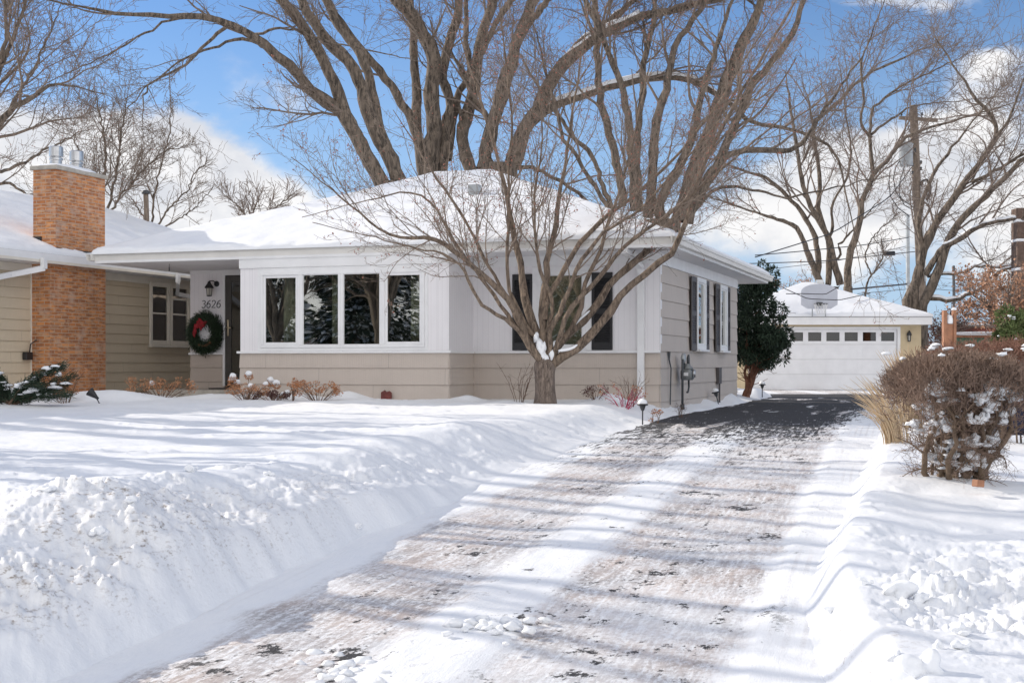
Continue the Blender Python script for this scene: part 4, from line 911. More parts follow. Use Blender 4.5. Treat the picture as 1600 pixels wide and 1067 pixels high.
tr_m, sets_m = tree_from_limbs('ornamental_tree', 'low bare multi-stemmed tree spreading in front of the house', 'tree', limbs, 5, 'bark_maple', 'twig_red',
    [dict(n=210, L0=.9, L1=2.4, ang=(15, 45), rmax=.014, t0=.25, t1=1.0, up=.2, wig=.14, K=9, src=0, side=(.25, 0, 0)),
     dict(n=1250, L0=.35, L1=1.1, ang=(20, 55), rmax=.008, t0=.12, up=.12, wig=.2, K=7, src=1),
     dict(n=3400, L0=.18, L1=.55, ang=(25, 65), rmax=.005, t0=.15, up=.1, wig=.25, K=5, src=2),
     dict(n=2600, L0=.05, L1=.16, ang=(40, 80), rmax=.004, t0=.25, up=.15, wig=.4, K=4, src=1),
     dict(n=5500, L0=.05, L1=.2, ang=(30, 70), rmax=.0035, t0=.2, up=.1, wig=.4, K=4, src=3)],
    buds=5200, trunk=(tkr[:, :3], tkr[:, 3]), trunkmat='bark_trunk', base=np.array([bx, by, zb]), rtwig=.0027, nside=(10, 6, 4, 3))
off = np.array(tr_m.location)
sa = Acc()
def sstrip(px, Y, w):
    A = resample([list(at(x, y, Y+.0))+[w*.36*Y/FPX] for x, y in px], 16); A[0, 3] *= .3; A[-1, 3] *= .2; sa.tubes((A[:, :3]-off)[None], A[:, 3][None], 8)
sstrip([(872, 548), (890, 545), (908, 536), (922, 523), (934, 509)], 21.85, 7); sstrip([(872, 535), (888, 518), (905, 500), (922, 485)], 22.1, 5)
bb = MB()
for (px, py, w, h, s_) in ((846, 553, 7, 11, 1), (853, 563, 5, 9, 2), (843, 538, 6, 9, 3), (838, 528, 4, 8, 4), (862, 553, 4, 8, 5), (849, 543, 4, 9, 6), (867, 540, 4, 6, 7)):
    q = at(px, py, 21.93); bb.blob((q.x-off[0], q.y-off[1], q.z-off[2]), (w/95., .05, h/95.), s_, 8, .3)
bb.build('snow', 'snow', tr_m, True)
sa.build('snow', 'snow', tr_m)

# ---- the great trees behind the house
def big(name, label, Y0, LB, seed, levels, trunks, snow=None, buds=0, group='big bare trees behind the house', ext=2.5, bark='bark_big', twig='bark_twig', rtwig=.0052, slim=.84):
    rgb = np.random.default_rng(seed)
    lim = [limb(p, Y0, dy, w0*slim, w1*slim, 30, rgb, .02, ext=ext) for (p, dy, w0, w1) in LB]
    tq = None
    if trunks:
        (px, py, w) = trunks; p = at(px, py, Y0); r = w*.5*Y0/FPX
        A = resample([[p.x+.1, p.y, -.2, r*1.5], [p.x+.05, p.y, .6, r*1.15], [p.x, p.y, p.z*.6, r], [p.x, p.y, p.z+.1, r*.95]], 14); tq = (A[:, :3], A[:, 3])
    return tree_from_limbs(name, label, 'tree', lim, seed, bark, twig, levels, group, trunk=tq, snow=snow, buds=buds, base=np.array([at(trunks[0], 0, Y0).x if trunks else lim[0][0][0][0], Y0, 0.0]), rtwig=rtwig, nside=(10, 6, 4, 3))
def LV(a, b, c, d, s=1.0): return [dict(n=a, L0=1.2*s, L1=3.6*s, ang=(20, 50), rmax=.05, t0=.25, up=.12, wig=.16, K=9, src=0), dict(n=b, L0=.6*s, L1=1.9*s, ang=(20, 55), rmax=.022, t0=.1, up=.10, wig=.2, K=7, src=1),
                                   dict(n=c, L0=.35*s, L1=1.0*s, ang=(25, 60), rmax=.011, t0=.1, up=.08, wig=.24, K=5, src=2), dict(n=d, L0=.15*s, L1=.5*s, ang=(25, 65), rmax=.008, t0=.15, up=.08, wig=.3, K=4, src=3)]
big('bare_tree', 'leaning bare tree whose lowest limb arches far left over the neighbour roof', 38, [
 ([(604, 300), (578, 253), (557, 215), (537, 180), (508, 157), (488, 145), (465, 116), (450, 102), (432, 87), (404, 62), (381, 51), (353, 34), (319, 27), (283, 25), (252, 24), (212, 22), (170, 20), (142, 14), (114, 8)], -3.0, 27, 4),
 ([(604, 300), (578, 253), (562, 221), (546, 186), (528, 145), (512, 107), (494, 73), (470, 35), (450, 12), (425, -15)], -1.0, 28, 17),
 ([(630, 298), (613, 256), (592, 215), (575, 174), (563, 131), (549, 102), (520, 73), (499, 49), (479, 15), (467, -12)], .5, 30, 17),
 ([(622, 275), (613, 256), (595, 203), (584, 163), (572, 102), (546, 64), (525, 35), (508, -8)], 1.5, 20, 15),
 ([(420, 75), (380, 62), (350, 68), (325, 80), (300, 85), (270, 105), (235, 130), (210, 158)], -2.5, 7, 2),
 ([(360, 38), (330, 60), (300, 92), (275, 110), (240, 125), (225, 150), (224, 170)], -2.7, 7, 2),
 ([(305, 26), (260, 34), (235, 50), (200, 66), (170, 85), (140, 98), (110, 112)], -3, 5, 2),
 ([(430, 85), (395, 60), (415, 50), (440, 45), (470, 48), (500, 62), (545, 72)], -1.5, 6, 3)], 21,
 LV(50, 300, 1000, 1700), (612, 290, 44), snow=None, buds=0)
big('bare_tree', 'bare tree with several upright stems behind the middle of the roof', 41, [
 ([(676, 290), (674, 232), (679, 189), (674, 145), (677, 87), (653, 44), (636, 17), (621, 0), (608, -20)], -1, 34, 22),
 ([(662, 290), (653, 203), (650, 145), (647, 96), (647, 52), (642, 12), (640, -10)], 1.0, 20, 13),
 ([(690, 285), (697, 209), (705, 163), (691, 122), (694, 102), (703, 64), (714, 29), (720, -8)], .5, 20, 16),
 ([(668, 280), (650, 209), (624, 157), (604, 125), (575, 90), (552, 64), (537, 44), (510, 0)], -1.5, 18, 12),
 ([(738, 272), (723, 218), (729, 180), (741, 139), (746, 96), (752, 58), (767, 17), (770, -10)], 1.2, 25, 18),
 ([(746, 96), (764, 58), (781, 26), (802, 0)], -.5, 11, 9), ([(700, 250), (706, 200), (717, 151), (735, 110), (728, 70), (729, 38), (729, 0)], 2, 16, 8),
 ([(705, 232), (690, 200), (712, 150), (722, 200), (735, 240)], 0, 8, 6)], 22, LV(50, 300, 1100, 2000), (680, 285, 44), buds=3000)
big('bare_tree', 'bare tree with snow lined limbs reaching right above the roof ridge', 40, [
 ([(755, 265), (767, 203), (784, 151), (799, 96), (813, 52), (825, 23), (836, -5)], .6, 28, 20),
 ([(813, 52), (825, 38), (845, 15), (862, -8)], -.4, 15, 11),
 ([(799, 262), (816, 209), (839, 174), (863, 125), (886, 96), (921, 67), (961, 44), (1000, 28), (1064, 13), (1130, -3)], -2, 32, 10),
 ([(805, 235), (822, 200), (851, 174), (886, 157), (932, 142), (976, 130), (1000, 125), (1048, 121), (1080, 126), (1110, 141), (1136, 157), (1165, 185), (1205, 197), (1250, 205), (1290, 225), (1315, 262), (1322, 300)], -1, 20, 3),
 ([(880, 105), (897, 75), (932, 49), (961, 26), (990, 3)], -.5, 13, 9),
 ([(770, 262), (758, 230), (763, 190), (745, 160), (735, 140)], 1, 12, 8), ([(800, 260), (830, 262), (860, 275), (900, 300), (930, 330)], 0, 9, 5)], 23, LV(60, 380, 1500, 3000), (780, 262, 60), snow=[2, 3, 4], buds=7000)
big('bare_tree', 'bare tree with dense fan of rising stems behind the right roof slope', 37, [
 ([(972, 320), (972, 302), (959, 236), (939, 157), (933, 98), (933, 49), (931, -5)], 1, 17, 11),
 ([(992, 330), (989, 279), (985, 213), (975, 148), (962, 108), (946, 72), (915, 0)], -1, 18, 9),
 ([(1000, 330), (995, 243), (998, 180), (1005, 138), (1005, 98), (1021, 36), (1024, -5)], 1.5, 15, 9),
 ([(1012, 340), (1021, 262), (1025, 197), (1041, 138), (1051, 82), (1064, 59), (1097, 10)], -.5, 20, 10),
 ([(1062, 345), (1071, 315), (1084, 262), (1110, 203), (1130, 141), (1153, 85), (1169, 49), (1185, 16), (1192, -8)], .5, 34, 14),
 ([(1075, 350), (1084, 320), (1110, 280), (1140, 215), (1169, 144), (1195, 112), (1215, 85), (1241, 49), (1250, 20)], -1, 20, 10),
 ([(1080, 330), (1097, 289), (1130, 249), (1156, 236), (1189, 233), (1228, 236), (1250, 226), (1265, 205)], -2, 15, 8),
 ([(955, 330), (952, 318), (939, 279), (920, 236), (900, 220), (880, 190)], .6, 10, 7), ([(950, 330), (943, 315), (923, 282), (900, 243), (880, 215), (868, 170)], 0, 9, 6),
 ([(1036, 345), (1030, 320), (1050, 280), (1075, 230), (1090, 180), (1100, 130), (1120, 70)], -1.5, 22, 9),
 ([(1085, 330), (1110, 300), (1150, 292), (1190, 300), (1230, 308), (1270, 300)], -2.2, 7, 3)], 24, LV(70, 420, 1500, 2800), (1035, 350, 60), buds=5000)

# ---- trees round the garage
GG = 'bare trees behind the garage'
FL = lambda a, b, c, d, s=1.5: LV(a, b, c, d, s)
big('bare_tree', 'forked bare tree rising directly behind the garage roof peak', 60, [
 ([(1283, 445), (1268, 409), (1256, 377), (1243, 354), (1223, 346), (1200, 338), (1160, 325)], -2, 13, 4),
 ([(1278, 440), (1276, 382), (1256, 336), (1230, 308), (1210, 288), (1190, 275), (1150, 262)], 1, 11, 4),
 ([(1313, 445), (1301, 402), (1294, 371), (1276, 338), (1261, 311), (1251, 275), (1246, 240), (1240, 200)], -1, 14, 6),
 ([(1294, 445), (1295, 402), (1294, 369), (1278, 333), (1281, 298), (1278, 255), (1271, 197), (1307, 163), (1330, 138), (1364, 112), (1395, 98)], 1.5, 11, 4),
 ([(1295, 372), (1303, 350), (1300, 320), (1320, 285), (1330, 240), (1322, 180)], -1, 6, 3),
 ([(1307, 405), (1313, 395), (1310, 385), (1318, 376)], 0, 5, 4)], 31, FL(50, 260, 1000, 1800), (1296, 452, 30), group=GG, bark='bark_big', twig='bark_twig_far', rtwig=.008)
big('bare_tree', 'slender curved bare tree at the right of the garage roof peak', 56, [
 ([(1325, 450), (1324, 414), (1334, 377), (1345, 341), (1347, 313), (1364, 275), (1377, 260), (1398, 235), (1420, 212), (1460, 198), (1500, 186)], -1, 14, 4),
 ([(1360, 282), (1364, 265), (1360, 230), (1359, 200), (1365, 170), (1400, 140), (1450, 115)], 1.2, 9, 3),
 ([(1362, 215), (1345, 195), (1350, 150), (1345, 100), (1360, 60)], -1, 6, 3), ([(1362, 210), (1395, 185), (1430, 165), (1480, 160)], 1, 5, 2)], 32, FL(45, 240, 1000, 1900), (1325, 452, 15), group=GG, bark='bark_big', twig='bark_twig_far', rtwig=.008)
big('bare_tree', 'small bare sapling behind the right slope of the garage roof', 58, [([(1351, 470), (1355, 440), (1368, 422), (1380, 400), (1378, 380)], 0, 4, 2), ([(1362, 430), (1352, 400), (1364, 370), (1385, 350), (1402, 335)], .5, 3, 1.5)], 33,
 [dict(n=30, L0=.5, L1=1.5, ang=(20, 50), rmax=.02, t0=.3, K=6, src=0), dict(n=150, L0=.2, L1=.6, K=5, src=1)], (1350, 470, 4), group=GG, ext=.2, twig='bark_twig_far', rtwig=.009)
big('bare_tree', 'spreading bare tree beside the utility pole with snow on its low limbs', 50, [
 ([(1418, 490), (1418, 470), (1435, 432), (1443, 392), (1466, 344), (1491, 308), (1516, 275), (1534, 250), (1556, 215), (1550, 185), (1525, 155), (1515, 140)], 1, 19, 5),
 ([(1440, 500), (1440, 480), (1458, 442), (1473, 402), (1491, 359), (1504, 341), (1529, 316), (1559, 288), (1590, 258), (1615, 235)], -1, 20, 7),
 ([(1445, 430), (1473, 388), (1504, 369), (1529, 354), (1567, 344), (1600, 341), (1630, 335)], -2.5, 12, 6),
 ([(1450, 432), (1468, 427), (1498, 427), (1526, 417), (1554, 416), (1595, 414)], 1, 6, 4),
 ([(1448, 466), (1465, 466), (1486, 468), (1526, 455), (1554, 437), (1562, 425), (1590, 417), (1620, 412)], -1.5, 9, 5),
 ([(1428, 490), (1430, 460), (1433, 427), (1440, 392), (1436, 340), (1450, 290), (1480, 240), (1500, 215)], .5, 15, 4),
 ([(1555, 215), (1575, 190), (1590, 150), (1600, 120)], .5, 6, 3), ([(1518, 285), (1560, 265), (1600, 240), (1640, 225)], -1, 7, 4)], 34, FL(90, 520, 1800, 2800, 1.25), (1432, 500, 34), snow=[2, 3, 4], group=GG, twig='bark_twig_far', rtwig=.0072)
# ---- trees at the left
GLF = 'bare trees beyond the neighbour house'
big('bare_tree', 'tall bare tree filling the upper left corner with brown seed clusters', 34, [
 ([(-90, 420), (-70, 330), (-40, 280), (0, 190), (49, 152), (86, 132), (131, 140)], -1, 22, 2.5), ([(-90, 420), (-60, 300), (-30, 200), (0, 110), (25, 50), (40, -5)], 1, 18, 5),
 ([(-85, 360), (-50, 250), (-20, 140), (10, 70), (5, 0), (-10, -50)], 0, 12, 5), ([(-60, 310), (-20, 275), (20, 262), (70, 235), (110, 215)], -1.5, 9, 2.5), ([(-75, 340), (-30, 300), (10, 285), (45, 305), (90, 300)], 1.5, 8, 2.5),
 ([(-10, 200), (20, 165), (50, 110), (75, 60), (90, 20)], .8, 7, 2)], 41, LV(60, 340, 1200, 2400, 1.1), (-90, 430, 40), group=GLF, ext=.8, buds=2500, twig='bark_twig')
big('bare_tree', 'young upright bare tree just behind the neighbour brick chimney', 37, [
 ([(162, 345), (158, 300), (165, 250), (160, 200), (150, 150)], 0, 7, 2), ([(163, 345), (176, 300), (185, 250), (190, 205), (198, 160)], .8, 6, 2), ([(165, 345), (195, 300), (230, 260), (262, 235), (285, 230)], -.8, 5, 1.5),
 ([(164, 345), (140, 300), (128, 260), (118, 215)], .3, 5, 2)], 42, [dict(n=70, L0=.6, L1=1.8, ang=(15, 45), rmax=.02, t0=.15, up=.25, wig=.12, K=8, src=0), dict(n=420, L0=.3, L1=.9, ang=(20, 50), rmax=.01, up=.15, K=6, src=1), dict(n=1100, L0=.12, L1=.4, rmax=.007, K=4, src=2)],
 (163, 350, 9), group=GLF, ext=.2, rtwig=.0055)
big('bare_tree', 'loose bare shrub tree rising past the metal vent pipe', 39, [
 ([(236, 365), (240, 320), (248, 270), (262, 220), (268, 185)], 0, 4.5, 1.5), ([(240, 365), (262, 330), (290, 300), (305, 270), (322, 255)], -.6, 4, 1.5), ([(236, 365), (218, 330), (205, 310)], .5, 4, 2), ([(240, 360), (275, 345), (310, 320), (330, 295)], .5, 3.5, 1.3)], 43,
 [dict(n=40, L0=.5, L1=1.7, ang=(15, 45), rmax=.015, t0=.15, up=.2, wig=.1, K=8, src=0), dict(n=220, L0=.3, L1=.8, rmax=.009, up=.1, K=6, src=1), dict(n=500, L0=.1, L1=.35, rmax=.006, K=4, src=2)], (238, 368, 6), group=GLF, ext=.2, rtwig=.0055)
big('bare_tree', 'distant bare treetop peeping over the left end of the main roof', 70, [
 ([(385, 380), (385, 345), (375, 325), (360, 312)], 0, 5, 2), ([(385, 380), (392, 340), (400, 320), (405, 308)], 1, 5, 2), ([(386, 380), (410, 345), (430, 325), (450, 310)], -1, 5, 2)], 44,
 [dict(n=60, L0=.8, L1=2.2, ang=(15, 50), rmax=.03, t0=.2, up=.1, K=6, src=0), dict(n=400, L0=.5, L1=1.2, rmax=.02, K=5, src=1)], (385, 382, 6), group=GLF, ext=.5, rtwig=.012, twig='bark_twig_far')
for i, (x, y, h, lab) in enumerate(((-11, 14.6, 8, 'bare tree left of the view casting shadows on the front lawn'), (-15, 22, 12, 'tall bare tree beyond the neighbour driveway casting shadows'), (-21, 27, 13, 'far left bare tree shading the street side of the lawn'))):
    rgx = np.random.default_rng(60+i); lim = []
    for k in range(7):
        a = k*.9+i; A = resample([[x, y, 0, .22*h/10], [x+.1*math.cos(a), y+.1*math.sin(a), h*.25, .16*h/10], [x+.12*h*math.cos(a), y+.12*h*math.sin(a), h*.55, .10*h/10], [x+.26*h*math.cos(a+.3), y+.26*h*math.sin(a+.3), h*.95, .03]], 24)
        lim.append((A[:, :3], A[:, 3]))
    tree_from_limbs('bare_tree', lab, 'tree', lim, 60+i, 'bark_big', 'bark_twig', [dict(n=60, L0=1, L1=2.6, rmax=.05, t0=.3, K=7, src=0), dict(n=300, L0=.5, L1=1.4, rmax=.02, K=5, src=1), dict(n=500, L0=.3, L1=.8, rmax=.01, K=4, src=2)], 'bare trees left of the lawn', base=np.array([x, y, 0.]))
# ================================================================== clipped hedge and planting on the right
hy = 10.0; hx = at(1497, 0, hy).x; hz = gz(hx, hy)
hedge = thing('hedge_bush', 'clipped flat topped leafless bush with snow caught inside, right foreground', 'bush', (hx, hy, hz))
rg = np.random.default_rng(77)
P = []; RR = []
for k in range(26):
    a = rg.uniform(0, 2*np.pi); rr = rg.uniform(.20, .43); top = rg.uniform(.55, .9); b0 = np.array([rg.uniform(-.20, .22), rg.uniform(-.15, .15), -.06]); e = np.array([rr*math.cos(a)*1.0, rr*math.sin(a)*.95, top])
    m1 = b0+(e-b0)*.35+np.array([0, 0, -.05])+rg.normal(0, .035, 3); m2 = b0+(e-b0)*.7+rg.normal(0, .05, 3)
    r0 = rg.uniform(.010, .026); A = resample([[*b0, r0*1.25], [*m1, r0], [*m2, r0*.7], [*e, r0*.3]], 14, rg, .008); P.append(A[:, :3]); RR.append(A[:, 3])
P = np.stack(P); RR = np.stack(RR); ac = Acc(); ac.tubes(P, RR, 8)
Q1, R1 = spawn(rg, P, RR, 260, .15, .42, ang=(25, 75), rmax=.009, t0=.12, up=.1, wig=.35, K=6, rmin=.002); ac.tubes(Q1, R1, 5); ac.build('stem', 'hedge_stem', hedge)
def clipbox(Q, RQ):
    keep = (Q[:, -1, 2] < 1.02) & (np.abs(Q[:, -1, 0]) < .56) & (np.abs(Q[:, -1, 1]) < .6); return Q[keep], RQ[keep]
# dense shell of short clipped twigs, fullest on the top and shoulders
n = 9500; u = rg.uniform(-1, 1, n); v = rg.uniform(-1, 1, n); zt = .95-np.abs(rg.normal(0, .15, n)); sh = 1-.16*(np.abs(u)**4)-.12*np.abs(v)**4
hz_top = .985*sh+.03*fbm(u*3, v*3, 2, 5); wdt = .46+.02*fbm(u*5, v*5, 2, 6)
B = np.stack([u*wdt*(.62+.38*np.clip(zt*1.25, 0, 1)), v*.52*(.62+.38*np.clip(zt*1.2, 0, 1)), np.maximum(hz_top*zt-.05, .1)], 1)
D = norm(np.stack([u*.5, v*.5, np.full(n, .8)], 1)+rg.normal(0, .55, (n, 3))); L = rg.uniform(.035, .10, n)
K = 4; Q = B[:, None]+D[:, None]*(L[:, None]*np.linspace(0, 1, K)[None])[:, :, None]; Q[:, 1:] += rg.normal(0, .006, (n, K-1, 3)); Q[:, :, 2] = np.minimum(Q[:, :, 2], 1.0+.02*rg.random((n, 1)))
ac = Acc(); ac.tubes(Q, np.tile(np.array([.0030, .0026, .0022, .0016]), (n, 1))*rg.uniform(.7, 1.3, (n, 1)), 3)
Q2, R2 = spawn(rg, Q1, R1, 2600, .08, .24, ang=(25, 70), rmax=.005, t0=.2, up=.15, wig=.4, K=5, rmin=.0016); Q2, R2 = clipbox(Q2, R2); ac.tubes(Q2, R2, 3)
Q3, R3 = spawn(rg, Q2, R2, 5200, .04, .13, ang=(25, 70), rmax=.003, t0=.2, up=.1, wig=.4, K=4, rmin=.0014); Q3, R3 = clipbox(Q3, R3); ac.tubes(Q3, R3, 3)
ac.build('twigs', 'hedge_twig', hedge)
b = MB(); rr = random.Random(4)
for k in range(105):
    t = rr.random(); z = .06+.66*t; rad = .16+.36*t; a = rr.uniform(math.pi*1.0, math.pi*2.0)
    b.blob((rad*math.cos(a)*rr.uniform(.6, 1), rad*.95*math.sin(a)*rr.uniform(.6, 1.0), z), (rr.uniform(.015, .06), rr.uniform(.015, .05), rr.uniform(.010, .038)), 200+k, 7, .6)
for k in range(14): b.blob((rr.uniform(-.45, .45), rr.uniform(-.45, .3), .93+rr.uniform(-.06, .05)), (rr.uniform(.02, .045), .03, .012), 400+k, 5, .4)
b.build('snow', 'snow', hedge, True)
# second clipped hedge behind, reddish
def low_hedge(name, label, x0, x1, y0, y1, ztop, n, mat, seed, cat='hedge'):
    rg = np.random.default_rng(seed); cx, cy = (x0+x1)/2, (y0+y1)/2; zb = gz(cx, cy); t = thing(name, label, cat, (cx, cy, zb)); H = ztop-zb
    u = rg.uniform(-1, 1, n); v = rg.uniform(-1, 1, n); w = 1-np.abs(rg.normal(0, .3, n)); B = np.stack([u*(x1-x0)/2, v*(y1-y0)/2, np.clip(w, .1, 1)*H*(1-.1*np.abs(u)**4)*(1+.05*fbm(u*4, v*4, 2, seed))], 1)
    D = norm(rg.normal(0, .6, (n, 3))+np.array([0, 0, .7])); L = rg.uniform(.06, .16, n); Q = B[:, None]+D[:, None]*(L[:, None]*np.linspace(0, 1, 4)[None])[:, :, None]; Q[:, 1:] += rg.normal(0, .01, (n, 3, 3))
    ac = Acc(); ac.tubes(Q, np.tile(np.array([.004, .0035, .003, .002]), (n, 1)), 3); ac.build('twigs', mat, t)
    ac = Acc(); S = []
    for k in range(int((x1-x0)*22)):
        px = rg.uniform(-(x1-x0)/2, (x1-x0)/2); py = rg.uniform(-(y1-y0)/2, (y1-y0)/2); A = resample([[px*.9, py*.8, -.05, .012], [px*.95+rg.normal(0, .03), py*.9, H*.5, .008], [px, py, H*.92, .003]], 8, rg, .01); S.append(A)
    S = np.stack(S); ac.tubes(S[:, :, :3], S[:, :, 3], 5); ac.build('stem', 'hedge_stem', t)
    return t
low_hedge('hedge', 'long reddish leafless hedge row behind the flat topped bush', 4.7, 7.9, 14.6, 15.6, 1.10, 9500, 'hedge_red', 81)
# ornamental grass beside the driveway
def grass(name, label, px, Y, h, n, spread, seed, lean=(0, 0)):
    rg = np.random.default_rng(seed); x = at(px, 0, Y).x; z = gz(x, Y); t = thing(name, label, 'ornamental grass', (x, Y, z)); K = 7
    a = rg.uniform(0, 2*np.pi, n); r = rg.uniform(0, .14, n); B = np.stack([r*np.cos(a), r*np.sin(a), np.full(n, -.03)], 1); L = h*rg.uniform(.5, 1.05, n); out = rg.uniform(.0, spread, n)
    s = np.linspace(0, 1, K); Q = B[:, None]+np.stack([(np.cos(a)*out+lean[0])[:, None]*s[None]**2*L[:, None], (np.sin(a)*out+lean[1])[:, None]*s[None]**2*L[:, None], L[:, None]*(s[None]-.18*s[None]**3*out[:, None]*2)], -1)
    ac = Acc(); ac.tubes(Q, np.tile(np.array([.004, .004, .0038, .0035, .003, .0045, .001]), (n, 1)), 3); ac.build('blades', 'grass_straw', t); return t
grass('ornamental_grass', 'tall straw coloured dry grass clump leaning over the driveway edge', 1400, 13.6, 0.70, 170, .45, 91, (-.38, 0))
grass('ornamental_grass', 'dry straw grass clump standing closer to the garage wall', 1424, 16.0, 1.0, 300, .25, 92, (-.08, 0))
# evergreen at the back corner of the house
def foliage(n, blobs, L0, L1, wid, seed, droop=-.2):
    rg = np.random.default_rng(seed); w = np.array([b[3]*b[4]*b[5] for b in blobs])**.7; pk = rg.choice(len(blobs), n, p=w/w.sum()); bl = np.array(blobs)
    d = norm(rg.normal(0, 1, (n, 3))); r = rg.uniform(.45, 1.03, (n, 1))**.6; C = bl[pk, :3]; S = bl[pk, 3:6]; P_ = C+d*S*r; D = norm(d*.8+rg.normal(0, .5, (n, 3))+np.array([0, 0, droop]))
    sd = norm(np.cross(D, rg.normal(0, 1, (n, 3)))); L = rg.uniform(L0, L1, (n, 1)); W_ = wid*rg.uniform(.5, 1.3, (n, 1))
    V = np.stack([P_, P_+D*L*.5+sd*W_, P_+D*L, P_+D*L*.5-sd*W_], 1); return V.reshape(-1, 3), np.arange(4*n).reshape(n, 4)
ev = thing('yew_tree', 'dark green evergreen with bare reddish lower stems at the house rear corner', 'evergreen tree', (5.95, 33.0, .15))
rr = random.Random(12); bl = []
for k in range(60):
    z = rr.uniform(.95, 3.0); wmax = .78*(1-((z-1.5)/1.75)**2*.75) if z > 1.5 else .78*(.55+.45*(z-.9)/.6); a = rr.uniform(0, 6.28); q = rr.uniform(.3, .95)*wmax
    bl.append((q*math.cos(a)+.06, q*math.sin(a), z-.15, rr.uniform(.14, .28), rr.uniform(.14, .28), rr.uniform(.16, .32)))
for (x, z) in ((.45, 2.95), (.2, 3.1), (.7, 1.1), (.78, 1.5), (-.3, 2.6)): bl.append((x, 0, z-.1, .16, .16, .28))
V, F = foliage(26000, bl, .05, .13, .018, 3, -.35); link_np('crown', V, F, 'needle', ev)
ac = Acc(); S = []; rg = np.random.default_rng(14)
for k in range(9):
    ex, ez = rg.uniform(-.45, .7), rg.uniform(1.2, 2.4); A = resample([[-.25+rg.uniform(-.08, .1), rg.uniform(-.1, .1), -.15, .05], [-.15+ex*.3, rg.uniform(-.1, .1), .5, .035], [ex*.8, rg.uniform(-.2, .2), ez*.7, .022], [ex, rg.uniform(-.2, .2), ez, .01]], 12, rg, .02); S.append(A)
S = np.stack(S); ac.tubes(S[:, :, :3], S[:, :, 3], 7); Q, RQ = spawn(rg, S[:, :, :3], S[:, :, 3], 120, .3, .9, ang=(35, 75), rmax=.012, t0=.2, up=-.05, wig=.25, K=6, rmin=.004); ac.tubes(Q, RQ, 4); ac.build('trunk', 'yew_stem', ev)
# spreading juniper at the left edge
jy = 21.0; jx = at(18, 0, jy).x; ju = thing('juniper', 'low spreading dark juniper loaded with snow by the brick chimney', 'evergreen shrub', (jx, jy, gz(jx, jy)))
rg = np.random.default_rng(15); S = []
for k in range(26):
    a = rg.uniform(-.5, 3.6); L_ = rg.uniform(.55, 1.15); h = rg.uniform(.10, .62); A = resample([[0, 0, .0, .02], [.4*L_*math.cos(a), .4*L_*math.sin(a)*.5-.1, h*.6, .012], [L_*math.cos(a), L_*math.sin(a)*.5-.2, h, .004]], 10, rg, .01)
    A[:, 1] = -np.abs(A[:, 1]); S.append(A)
S.append(resample([[0, -.1, 0, .02], [.4, -.3, .42, .012], [.93, -.35, .60, .004]], 10)); S.append(resample([[0, -.1, 0, .02], [.3, -.3, .3, .012], [.62, -.45, .30, .004]], 10))
S = np.stack(S); ac = Acc(); ac.tubes(S[:, :, :3], S[:, :, 3], 6); ac.build('stem', 'stem_brown', ju)
def jf(rg, n): 
    pk = rg.integers(0, len(S), n); f = rg.uniform(.15, 1, n)*8.99; i = f.astype(int); fr = (f-i)[:, None]; p = S[pk, i, :3]*(1-fr)+S[pk, i+1, :3]*fr; d = norm(S[pk, i+1, :3]-S[pk, i, :3]); return p+rg.normal(0, .028, (n, 3)), d
V, F = needles(16000, jf, .05, .11, .009, 8); link_np('needles', V, F, 'needle', ju)
b = MB(); rr = random.Random(5)
for k in range(60):
    s_ = S[rr.randrange(len(S))]; i = rr.randint(4, 9); b.blob((s_[i, 0], s_[i, 1]-.02, s_[i, 2]+.035), (rr.uniform(.03, .12), rr.uniform(.03, .08), rr.uniform(.014, .035)), 500+k, 5, .45)
b.build('snow', 'snow', ju, True)
# dried flower heads and shrubs along the house
def dry_shrub(name, label, px, py, Y, heads, spread, h, seed, mat='leaf_dry', group='dried shrubs in the bed by the house', caps=.4, hr=.06, stem='stem_brown', leafn=70, cat='shrub', leaf=.02, pos=None):
    rg = np.random.default_rng(seed); p = at(px, py, Y); z = gz(p.x, Y); t = thing(name, label, cat, (p.x, Y, z), 0, group); ac = Acc(); S = []; hp_ = []
    for k in range(heads):
        if pos: ex, ez = pos[k]; ey = rg.uniform(-.12, .12)
        else: ex, ey, ez = rg.uniform(-spread, spread), rg.uniform(-.2, .2), h*rg.uniform(.35, 1)
        S.append(resample([[ex*.15, ey*.2, -.05, .006], [ex*.6+rg.normal(0, .03), ey, ez*.6, .004], [ex, ey, ez, .003]], 8)); hp_.append((ex, ey, ez))
    S = np.stack(S); ac.tubes(S[:, :, :3], S[:, :, 3], 4)
    Q, RQ = spawn(rg, S[:, :, :3], S[:, :, 3], heads*4, .06, .2, ang=(25, 60), rmax=.003, t0=.3, up=.1, wig=.3, K=4, rmin=.0018); ac.tubes(Q, RQ, 3); ac.build('stem', stem, t)
    V, F = foliage(int(leafn*1.1*heads), [(*q, hr, hr, hr*.8) for q in hp_], leaf*.8, leaf*1.7, leaf*.5, seed+1, 0); link_np('flower_heads', V, F, mat, t)
    if caps:
        b = MB(); nn = 0
        for q in hp_:
            if rg.random() < caps: b.blob((q[0], q[1], q[2]+hr*.7), (hr*.85, hr*.85, hr*.75), seed+nn, 6, .2, q[2]+hr*.25); nn += 1
        if nn: b.build('snow', 'snow', t, True)
    return t
dry_shrub('hydrangea', 'dried orange hydrangea heads in front of the brick chimney', 102, 620, 22.4, 13, .42, .55, 1, hr=.062, caps=.25, pos=[(-.42, .22), (-.28, .35), (-.10, .42), (.02, .50), (.05, .40), (.2, .48), (.33, .52), (-.2, .15), (.1, .30), (-.05, .12), (.15, .2), (-.32, .44), (.0, .28)])
